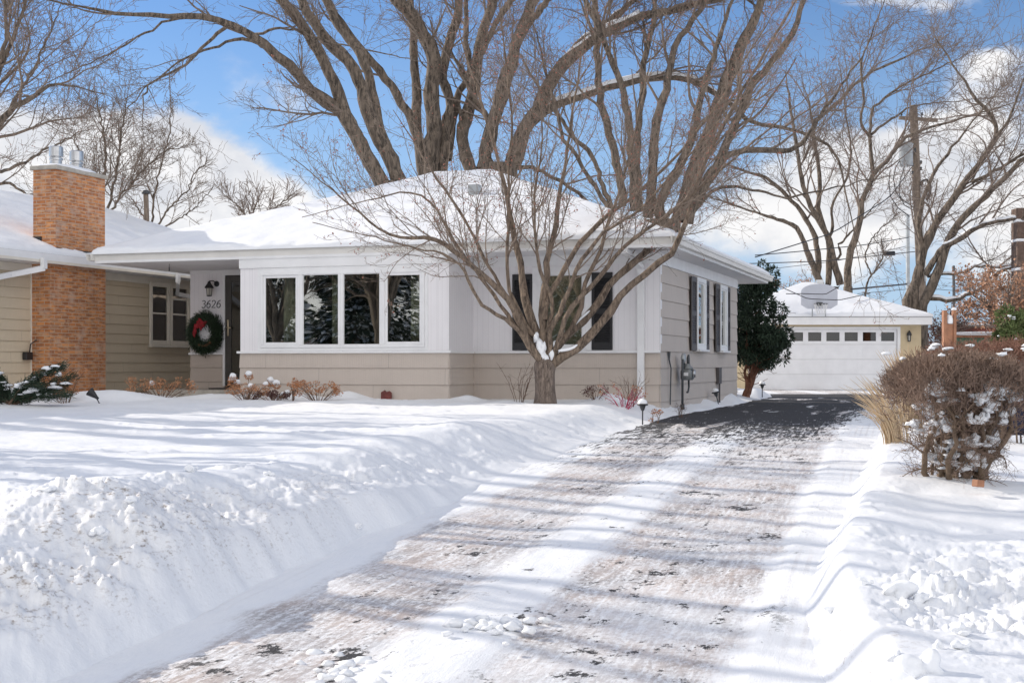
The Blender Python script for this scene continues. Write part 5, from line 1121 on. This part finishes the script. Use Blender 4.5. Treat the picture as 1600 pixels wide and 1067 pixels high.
dry_shrub('dry_shrub', 'pale orange dried shrub before the tan siding below the neighbour window', 252, 618, 24.6, 30, .62, .34, 2, 'leaf_pale', caps=.03, hr=.07, leafn=45)
dry_shrub('hydrangea', 'brown hydrangea heads with thick snow caps beside the entry door', 392, 622, 23.9, 6, .5, .5, 3, hr=.075, caps=1, leafn=130, pos=[(-.30, .36), (-.26, .24), (-.02, .40), (-.33, .30), (.34, .28), (.46, .24)])
dry_shrub('dry_shrub', 'russet low shrub beneath the snow capped hydrangea heads', 385, 624, 23.6, 26, .38, .24, 4, 'leaf_pale', caps=.06, hr=.06, leafn=40)
dry_shrub('dry_shrub', 'dark purple leaved low shrub half buried below the bay', 428, 626, 23.4, 22, .36, .15, 5, 'leaf_dark', caps=.12, hr=.05, leafn=45)
dry_shrub('dry_shrub', 'orange dried shrub with one tall spike under the picture window', 497, 622, 23.0, 24, .42, .30, 6, 'leaf_dry', caps=0, hr=.055, leafn=45)
dry_shrub('dry_shrub', 'thin upright orange dried stalk left of the spiky shrub', 457, 620, 23.2, 5, .08, .42, 7, 'leaf_dry', caps=0, hr=.05, leafn=50)
dry_shrub('dry_shrub', 'dark shrub buried under a round snow dome right of the small tree', 930, 622, 22.3, 12, .2, .2, 8, 'leaf_dark', caps=0, hr=.05, leafn=25)
rdw = dry_shrub('red_twig_shrub', 'shrub with crimson and orange twigs in front of the downspout', 975, 635, 21.6, 16, .38, .36, 9, 'leaf_dry', caps=0, hr=.035, leafn=12, stem='stem_red')
dry_shrub('dry_shrub', 'small withered brown plant right of the snow topped path light', 1024, 640, 20.6, 5, .07, .3, 10, 'leaf_dry', caps=0, hr=.035, leafn=26)
def twig_bush(name, label, px, Y, n, h, sp, seed, mat='stem_brown', group='dried shrubs in the bed by the house'):
    rg = np.random.default_rng(seed); x = at(px, 0, Y).x; t = thing(name, label, 'shrub', (x, Y, gz(x, Y)), 0, group); S = []
    for k in range(n):
        e = rg.uniform(-sp, sp); S.append(resample([[e*.15, 0, -.05, .005], [e*.55+rg.normal(0, .03), rg.uniform(-.08, .08), h*.6, .0035], [e*1.1, rg.uniform(-.15, .15), h*rg.uniform(.6, 1.1), .0022]], 9, rg, .006))
    S = np.stack(S); ac = Acc(); ac.tubes(S[:, :, :3], S[:, :, 3], 4); Q, RQ = spawn(rg, S[:, :, :3], S[:, :, 3], n*7, .08, .28, ang=(25, 60), rmax=.003, t0=.2, up=.1, K=5, rmin=.002); ac.tubes(Q, RQ, 3); ac.build('twigs', mat, t)
twig_bush('twig_shrub', 'thin bare arching twigs against the siding left of the small tree trunk', 812, 22.6, 9, .62, .38, 21)
twig_bush('twig_shrub', 'sparse bare twigs crossing the base of the downspout', 985, 22.0, 9, .5, .35, 22)
twig_bush('twig_shrub', 'sparse pale twigs below the gas meter', 1062, 21.9, 5, .35, .12, 23)
# evergreen and oak at the right
eg = thing('evergreen_shrub', 'sunlit green evergreen with snow specks at the right edge', 'evergreen shrub', (at(1592, 0, 22).x, 22, .1))
rr = random.Random(18); bl = [(rr.uniform(-.28, .35), rr.uniform(-.3, .3), rr.uniform(.5, 1.6), .16, .16, .2) for _ in range(26)]
V, F = foliage(9000, bl, .05, .1, .018, 19, .1); link_np('crown', V, F, 'needle_light', eg)
b = MB(); b.tube([(0, 0, -.2), (0, 0, 1.3)], .04, 6); b.build('trunk', 'stem_brown', eg)
b = MB()
for k in range(40): q = rr.choice(bl); b.blob((q[0]+rr.uniform(-.15, .15), q[1]-.16, q[2]+rr.uniform(-.1, .15)), (.03, .025, .018), k, 4, .4)
b.build('snow', 'snow', eg, True)
def leafy_tree(name, label, px, Y, ztop, zc, w, seed, n, mat='oak_leaf', cat='tree'):
    rgq = np.random.default_rng(seed); x = at(px, 0, Y).x; lim = []
    for k in range(9):
        a = k*.7; A = resample([[x, Y, 0, .16], [x+.1*math.cos(a), Y, zc*.5, .12], [x+w*.4*math.cos(a), Y+w*.4*math.sin(a), zc, .07], [x+w*.8*math.cos(a), Y+w*.8*math.sin(a), zc+(ztop-zc)*rgq.uniform(.3, .9), .02]], 16, rgq, .04); lim.append((A[:, :3], A[:, 3]))
    t, sets = tree_from_limbs(name, label, cat, lim, seed, 'bark_big', 'bark_twig_far', [dict(n=80, L0=.8, L1=2.0, rmax=.03, t0=.3, K=6, src=0), dict(n=500, L0=.4, L1=1.0, rmax=.012, K=5, src=1), dict(n=700, L0=.2, L1=.6, rmax=.01, K=4, src=2)], None, base=np.array([x, Y, 0.]), rtwig=.009)
    Q = sets[-1][0].reshape(-1, 3); rgq = np.random.default_rng(seed+1); Pq = Q[rgq.integers(0, len(Q), n)]+rgq.normal(0, .08, (n, 3)); D = norm(rgq.normal(0, 1, (n, 3))); s2 = norm(np.cross(D, rgq.normal(0, 1, (n, 3)))); L_ = rgq.uniform(.05, .12, (n, 1))
    V = np.stack([Pq, Pq+D*L_*.5+s2*L_*.35, Pq+D*L_, Pq+D*L_*.5-s2*L_*.35], 1).reshape(-1, 3); link_np('leaves', V, np.arange(4*n).reshape(n, 4), mat, t)
leafy_tree('oak_tree', 'oak holding rusty brown leaves behind the far fence', 1590, 44, 4.0, 2.5, 1.9, 95, 9000)
leafy_tree('oak_tree', 'pale brown leafed tree behind the fence left of the rusty oak', 1215, 80, 6.6, 3.4, 2.4, 96, 3500, 'leaf_pale')
leafy_tree('shrub_tree', 'dark maroon leaved small shrub beside the cedar post', 1482, 56, 2.6, 1.5, .35, 97, 3000, 'leaf_dark')

# ================================================================== path lights
def path_light(loc, lab, tilt=0, cap=True):
    t = thing('path_light', lab, 'path light', loc, 0, 'garden path lights'); t.rotation_euler = (0, tilt, 0); t.scale = (.88, .88, .88)
    b = MB(); b.lathe([(.012, -.1), (.012, .13), (.03, .15), (.05, .21), (.055, .22)], n=12); b.build('stake', 'dark_grey', t, True)
    b = MB(); b.lathe([(.055, .222), (.095, .23), (.09, .25), (.03, .285), (.01, .29)], n=16); b.build('shade', 'black_metal', t, True)
    if cap: b = MB(); b.blob((0, 0, .265), (.085, .085, .075), 3, 8, .1, .252); b.build('snow', 'snow', t, True)
def pl(px, py, Y, lab, **k): p = at(px, py, Y); path_light((p.x, Y, p.z-.06), lab, **k)
pl(1004, 648, 20.0, 'path light with tall round snow cap at the lawn corner near the downspout'); pl(1122, 624, 27.3, 'dark leaning path light beside the side wall of the house', tilt=-.25)
pl(1191, 611, 31.5, 'path light with small snow cap near the yew and driveway')
s = thing('spotlight', 'small dark garden spotlight tilted in the snow near the neighbour chimney', 'spotlight', tuple(at(150, 620, 21.8)))
s.rotation_euler = (0, R(-50), 0); b = MB(); b.lathe([(.02, -.05), (.03, .0), (.075, .13), (.078, .14), (.06, .14), (.03, .03)], n=14); b.build('housing', 'black_metal', s, True)
b = MB(); b.tube([(0, 0, 0), (-.05, 0, -.12), (-.10, 0, -.2)], .01, 6); b.build('stake', 'dark_grey', s)

# ================================================================== utility pole, wires
def lean_pole(name, label, top, bot, Y, w0, w1, mat):
    a = at(*bot, Y); c = at(*top, Y); t = thing(name, label, 'utility pole', (a.x, Y, 0)); k = (c.z)/(c.z-a.z); ax = a.x+(a.x-c.x)*(a.z)/(c.z-a.z)
    b = MB(); b.tube([(ax-a.x, 0, 0), ((ax+c.x)/2-a.x, 0, c.z/2), (c.x-a.x, 0, c.z-.05), (c.x-a.x, 0, c.z)], [w1/2, (w0+w1)/4, w0/2, w0/2*.7], 14); b.build('pole', mat, t, False)
    return t, a, c
up_, pa, pc = lean_pole('utility_pole', 'weathered wooden utility pole with crossarm and transformer beside the garage', (1427, 165), (1441, 480), 58, .34, .42, 'pole_wood')
def rel(px, py, Y=58, dy=0): p = at(px, py, Y); return (p.x-pa.x, dy, p.z)
b = MB(); x0_, _, z_ = rel(1402, 186); x1_, _, z2 = rel(1462, 190); b.prism([(-.06, -.07), (.06, -.07), (.06, .07), (-.06, .07)], (x0_, -.25, z_), (x1_, -.25, z2)); b.build('crossarm', 'pole_wood', up_)
for px in (1406, 1418, 1438, 1456): q = rel(px, 184); b = MB(); b.M = Matrix.Translation((q[0], -.25, q[2]+.03)); b.lathe([(.03, 0), (.05, .04), (.03, .08), (.05, .11), (.02, .15)], n=10); b.build('insulator', 'dark_grey', up_, True)
q = rel(1413, 261); b = MB(); b.M = Matrix.Translation((q[0], -.25, q[2])); b.lathe([(.28, 0), (.29, .06), (.29, .88), (.31, .9), (.31, .94), (.24, 1.0), (.08, 1.04)], n=20)
for dx in (-.1, .1): b.lathe([(.04, 1.0), (.05, 1.05), (.03, 1.1), (.05, 1.15), (.02, 1.25)], (dx, 0, 0), 10)
tf = b.build('transformer', 'grey_metal', up_, True)
b = MB(); q = rel(1422, 236); b.box(q[0]-.1, q[0]+.2, -.2, -.05, q[2]-.1, q[2]+.1); b.build('bracket', 'dark_grey', tf)
b = MB(); b.tube([rel(1444, 440, dy=-.24), rel(1437, 292, dy=-.2), ], .055, 8); b.build('conduit', 'galvanised', up_)
b = MB(); b.tube([rel(1437, 292, dy=-.2), rel(1439, 284, dy=-.22), rel(1445, 282, dy=-.25), rel(1450, 292, dy=-.3), rel(1449, 306, dy=-.3), rel(1445, 314, dy=-.25)], .06, 8); b.build('weatherhead', 'black_metal', up_, True)
for pts in ([(1424, 325), (1404, 312), (1396, 300), (1393, 280), (1397, 262), (1405, 250)], [(1424, 330), (1410, 322), (1402, 305), (1403, 285), (1410, 262)], [(1418, 340), (1400, 326), (1388, 308), (1386, 285), (1388, 268)]):
    b = MB(); b.tube([rel(x, y, dy=-.3) for x, y in pts], .022, 5); b.build('cable_loop', 'wire_black', up_, True)
for px, py in ((1423, 262), (1423, 274), (1436, 258), (1436, 268)): q = rel(px, py); b = MB(); b.M = Matrix.Translation((q[0], -.28, q[2])); b.lathe([(.03, 0), (.06, .03), (.03, .08), (.06, .11), (.02, .16)], n=8); b.build('insulator', 'dark_grey', up_, True)
lean_pole('service_pole', 'slim pale grey pole standing just left of the wooden utility pole', (1418, 335), (1419, 480), 70, .20, .22, 'grey_metal')
lean_pole('service_pole', 'thin dark far pole seen between the leafy oak and the big pole', (1490, 415), (1491, 500), 75, .16, .18, 'dark_grey')
def wire(label, pts, Y0, Y1, r=.012, sag=0, n=16):
    P_ = []
    for i in range(n+1):
        t = i/n; k = t*(len(pts)-1); j = min(int(k), len(pts)-2); f_ = k-j; P_.append((pts[j][0]*(1-f_)+pts[j+1][0]*f_, pts[j][1]*(1-f_)+pts[j+1][1]*f_+sag*4*t*(1-t), Y0+(Y1-Y0)*t))
    w0 = at(*P_[0]); b = MB(); b.tube([at(*q)-w0 for q in P_], r, 5); o = b.build('power_line', 'wire_black'); o.location = w0
    tag(o, label, 'power line', 'power lines by the garage'); return o
wire('upper power line sloping down left from the utility pole', [(1424, 262), (1390, 307), (1300, 363), (1180, 402)], 58, 48, .022, 2)
wire('power line running level left of the pole above the garage', [(1420, 371), (1350, 382), (1250, 392), (1180, 399)], 60, 52, .02, 1)
wire('middle power line with a black splice above the garage', [(1440, 392), (1385, 396), (1290, 406), (1170, 412)], 60, 55, .020, 2)
wire('thin lower power line above the garage roof edge', [(1416, 385), (1300, 408), (1160, 425)], 62, 58, .012, 1)
wire('thick dark line from the garage vent to the slim pole', [(1330, 452), (1417, 444)], 52, 60, .035)
wire('thin line below the thick one right of the garage peak', [(1340, 459), (1417, 452)], 52, 60, .012)
wire('cable drooping across the backboard', [(1228, 459), (1255, 457), (1290, 458), (1312, 447)], 44.5, 44.7, .014, 2)
wire('cable drooping in front of the basketball net and roof snow', [(1224, 450), (1262, 466), (1312, 468), (1360, 458)], 44.5, 44.5, .014, 1)
wire('thin guy wire slanting beside the slim pole', [(1392, 395), (1411, 475)], 60, 60, .010)
wire('power line to the right of the utility pole', [(1443, 450), (1600, 455)], 60, 64, .012, 3)
o = MB(); p = at(1389, 397, 59); o.tube([(-.22, 0, .01), (.25, 0, .03)], .10, 8); o = o.build('cable_splice', 'wire_black', None, True); o.location = p; tag(o, 'black cable splice case hanging on the middle power line', 'splice case', None)
# ================================================================== things beyond the hedge at right
cp = thing('gate_post', 'orange brown cedar post box with snow on top behind the hedge', 'post', (at(1483, 0, 40).x, 40, .05))
for x0_, x1_ in ((-.19, -.09), (.10, .19)): b = MB(); b.box(x0_, x1_, -.1, .1, 0, 2.42, .01); b.build('post', 'cedar', cp)
b = MB(); b.box(-.088, .098, -.06, .06, 0, 2.02, .005); b.build('panel', 'cedar', cp); b = MB(); b.blob((.01, 0, 2.08), (.10, .1, .22), 5, 8, .15, 2.022); b.blob((.145, 0, 2.45), (.07, .1, .06), 6, 6, .15, 2.422); b.build('snow', 'snow', cp, True)
fn = thing('green_fence', 'low green board fence beyond the cedar post with snow on the rail', 'fence', (at(1535, 0, 46).x, 46, .05))
b = MB(); 
for k in range(16): b.box(-1.2+k*.15, -1.2+k*.15+.14, 0, .03, .0, 1.72+.004*(k % 2)); 
b.build('boards', 'green_fence', fn); b = MB(); b.box(-1.25, 1.3, -.05, .06, 1.73, 1.80, .01); b.build('rail', 'cedar', fn); b = MB(); b.blob((0, 0, 1.86), (1.3, .08, .07), 7, 10, .1, 1.803); b.build('snow', 'snow', fn, True)
rb = thing('brick_shed', 'low red brick outbuilding with snowy flat roof beyond the green fence', 'shed', (at(1550, 0, 56).x, 56, .0))
b = MB(); b.box(-1.3, 2.6, 0, 2, 0, 2.38); b.build('wall', 'brick_far', rb); b = MB(); b.box(-1.45, 2.75, -.15, 2.1, 2.382, 2.46); b.build('roof', 'brown_wood', rb); b = MB(); b.box(-1.4, 2.7, -.12, 2.05, 2.463, 2.60, .05); b.build('roof_snow', 'snow', rb)
bt = thing('brown_tower', 'tall dark brown brick chimney with snow ledges at the right edge', 'chimney', (at(1597, 0, 48).x, 48, 0))
b = MB(); b.box(-.17, .5, 0, .6, 0, 6.45, .01); b.build('shaft', 'brown_wood', bt)
for z in (5.95, 5.25, 4.22): b = MB(); b.box(-.20, .53, -.05, .62, z, z+.10, .03); b.build('snow_ledge', 'snow', bt)
o = MB(); o.box(-.25, .35, -.2, .2, 0, .55, .05); o.box(-.28, .38, -.23, .23, .552, .60, .015); o = o.build('storage_bin', 'navy_plastic'); o.location = (at(1597, 0, 15.5).x, 15.5, gz(at(1597, 0, 15.5).x, 15.5)+.1); tag(o, 'navy blue plastic bin half hidden right of the flat topped bush', 'bin')
bk_ = MB(); bk_.box(-.035, .035, -.03, .03, 0, .05, .006); p = at(1528, 756, 9.45); o = bk_.build('brick', 'cedar'); o.location = (p.x, 9.45, p.z-.02); o.rotation_euler = (0, .1, .5); tag(o, 'single orange brick with snow cap at the foot of the bush', 'brick')
# ================================================================== clods of ploughed snow
def clod(px, py, Y, r, seed, lab):
    p = at(px, py, Y); z = gz(p.x, Y); b = MB(); r *= .6; b.blob((0, 0, 0), (r*1.25, r*.95, r*.8), seed, 14, .5); o = b.build('snow_clod', 'ground_snow', None, True); o.location = (p.x, Y, z+r*.4); o.rotation_euler = (0, 0, seed*.7)
    tag(o, lab, 'snow clod', 'clods of ploughed snow')
CL = [(1400, 885, 6.3, .10, 'largest rough snow clod on the right bank'), (1440, 892, 6.25, .05, 'snow clod just right of the largest one on the right bank'), (1452, 868, 6.6, .035, 'small clod above the right bank clods'), (1500, 935, 5.5, .05, 'clod on the right bank casting a pointed shadow'),
      (1502, 975, 5.2, .045, 'clod below the one with the pointed shadow'), (1442, 1030, 4.85, .085, 'big clod near the bottom of the right bank'), (1400, 1000, 5.1, .04, 'clod left of the big bottom clod'), (1465, 985, 5.2, .03, 'little clod above the big bottom clod'), (1350, 880, 6.4, .04, 'clod near the left lip of the right bank'),
      (1300, 940, 6.4, .035, 'clod on the lip of the right bank beside the driveway'), (1225, 1010, 6.1, .03, 'clod on the driveway near the right bank'), (300, 752, 8.9, .06, 'clod on top of the left ploughed mound'), (130, 780, 8.3, .06, 'rough clod at the left of the ploughed mound'), (75, 830, 7.3, .05, 'clod on the street face of the left mound'),
      (155, 855, 6.9, .05, 'rounded clod in the middle of the left mound face'), (205, 830, 7.3, .04, 'clod right of the middle of the left mound face'), (60, 900, 6.2, .045, 'clod low on the left mound near the frame edge'), (420, 750, 9.6, .05, 'clod at the right shoulder of the left mound'), (560, 770, 9.3, .04, 'clod where the left mound meets the smooth drift')]
for i, (px, py, Y, r_, lab) in enumerate(CL): clod(px, py, Y, r_, 700+i, lab)
b = MB(); rr = random.Random(8); p0 = at(785, 985, 6.55)
for k in range(34):
    px = rr.gauss(775, 42); py = rr.gauss(985, 12); H = CAMZ-(-.44); Y = H*FPX/(py-HY); p = at(px, py, Y); r_ = rr.uniform(.010, .032); b.blob((p.x-p0.x, Y-p0.y, -.44+.028-p0.z+r_*.2), (r_*1.4, r_*1.1, r_*.7), k, 5, .35)
for k in range(26):
    px = rr.gauss(535, 25); py = rr.gauss(1048, 14); H = CAMZ+.47; Y = H*FPX/(py-HY); p = at(px, py, Y); r_ = rr.uniform(.010, .034); b.blob((p.x-p0.x, Y-p0.y, -.47-p0.z+r_*.2), (r_*1.4, r_*1.1, r_*.7), 50+k, 5, .35)
o = b.build('snow_crumbs', 'snow', None, True); o.location = p0; tag(o, 'loose snow crumbs scattered on the middle strip of the driveway', 'snow crumbs', None, 'stuff')

# ================================================================== across the street, mirrored in the windows
def conifer(x, y, h, lab, seed):
    t = thing('conifer', lab, 'evergreen tree', (x, y, -.4), 0, 'trees across the street'); rg = np.random.default_rng(seed); n = 9000; u = rg.random(n)**.75; z = h*(.08+.92*(1-u)); rad = (1-z/h)*h*.26+.15; a = rg.uniform(0, 6.283, n); q = rad*rg.uniform(.55, 1.05, n)*(.8+.25*np.sin(z*6/h*5))
    P_ = np.stack([q*np.cos(a), q*np.sin(a), z], 1); D = norm(np.stack([np.cos(a), np.sin(a), np.full(n, -.35)], 1)+rg.normal(0, .3, (n, 3))); s2 = norm(np.cross(D, rg.normal(0, .3, (n, 3))+np.array([0, 0, 1.]))); L_ = rg.uniform(.25, .6, (n, 1))
    V = np.stack([P_, P_+D*L_*.5+s2*.12, P_+D*L_, P_+D*L_*.5-s2*.12], 1); m = rg.random(n) < .28
    link_np('crown', V[~m].reshape(-1, 3), np.arange(4*(~m).sum()).reshape(-1, 4), 'needle', t); link_np('snow', V[m].reshape(-1, 3)+np.array([0, 0, .05]), np.arange(4*m.sum()).reshape(-1, 4), 'snow', t)
    b = MB(); b.tube([(0, 0, 0), (0, 0, h*.9)], [.2, .03], 8); b.build('trunk', 'bark_trunk', t)
for i, (x, y, h) in enumerate(((-24, -11, 12), (-30, -15, 14), (-35.5, -9, 12), (-41, -17, 16), (-46, -10, 12.5), (-52, -18, 16), (-19, -18, 14), (-58, -12, 14))): conifer(x, y, h, ['small snowy spruce nearest the street opposite the house', 'middle snowy spruce behind the small one', 'snowy spruce opposite the neighbour house', 'tall snowy spruce between two houses', 'short snowy spruce beyond the grey car', 'tallest snowy spruce in the far row', 'snowy spruce at the near end of the far row', 'snowy spruce at the far end of the row'][i], 300+i)
def far_house(x, y, w, lab, mat):
    t = thing('street_house', lab, 'house', (x, y, -.4), 0, 'houses across the street'); b = MB(); b.box(-w/2, w/2, -4, 4, 0, 3.0); b.build('wall', mat, t)
    r_ = hip_solid(-w/2-.5, w/2+.5, -4.5, 4.5, 3.0, .5, 4.5, 'roof', 'snow', t)
    for xx in (-w/3, 0, w/3): b = MB(); b.box(xx-.8, xx+.8, 4.0, 4.03, .9, 2.3); b.build('window', 'room', t)
far_house(-33, -27, 13, 'dark brown house across the street', 'brown_wood'); far_house(-49, -27, 12, 'red brick house across the street', 'brick_far'); far_house(-66, -25, 13, 'tan house across the street', 'cream_wall'); far_house(-17, -29, 12, 'white house across the street', 'garage_white')
for i, (x, y) in enumerate(((-27, -7), (-38, -6))):
    rgx = np.random.default_rng(160+i); lim = []
    for k in range(8):
        a = k*.8+i; A = resample([[x, y, -.5, .25], [x+.1*math.cos(a), y+.1*math.sin(a), 2.2, .2], [x+1.6*math.cos(a), y+1.6*math.sin(a), 5, .12], [x+3*math.cos(a+.3), y+3*math.sin(a+.3), 9, .03]], 20); lim.append((A[:, :3], A[:, 3]))
    tree_from_limbs('bare_tree', ['bare street tree opposite the entry', 'bare street tree opposite the neighbour house'][i], 'tree', lim, 160+i, 'bark_big', 'bark_twig', [dict(n=80, L0=1, L1=2.6, rmax=.05, t0=.3, K=7, src=0), dict(n=400, L0=.5, L1=1.4, rmax=.02, K=5, src=1), dict(n=900, L0=.3, L1=.8, rmax=.01, K=4, src=2)], 'trees across the street', base=np.array([x, y, 0.]), rtwig=.008)
ca = thing('parked_car', 'grey car parked along the far side of the street', 'car', (-30, -4, -.72), 0)
b = MB(); prof = [(-2.2, .35), (-2.2, .75), (-2.0, .92), (-1.2, 1.0), (-.6, 1.45), (.7, 1.48), (1.4, 1.02), (2.1, .85), (2.25, .6), (2.25, .35)]
vs = [(x, -.85, z) for x, z in prof]+[(x, .85, z) for x, z in prof]; n = len(prof); b.add(vs, [tuple(range(n)), tuple(range(2*n-1, n-1, -1))]+[((i+1) % n, i, n+i, n+(i+1) % n) for i in range(n)]); b.build('body', 'car_paint', ca)
b = MB(); b.add([(-1.05, .86, 1.02), (-.55, .86, 1.40), (.65, .86, 1.42), (1.2, .86, 1.04)], [(0, 1, 2, 3)]); b.build('side_window', 'room', ca)
for x in (-1.4, 1.4): b = MB(); b.M = Matrix.Translation((x, 0, .33)) @ Matrix.Rotation(R(90), 4, 'X'); b.lathe([(.33, -.88), (.33, .88)], n=18); b.build('wheel', 'black_metal', ca)
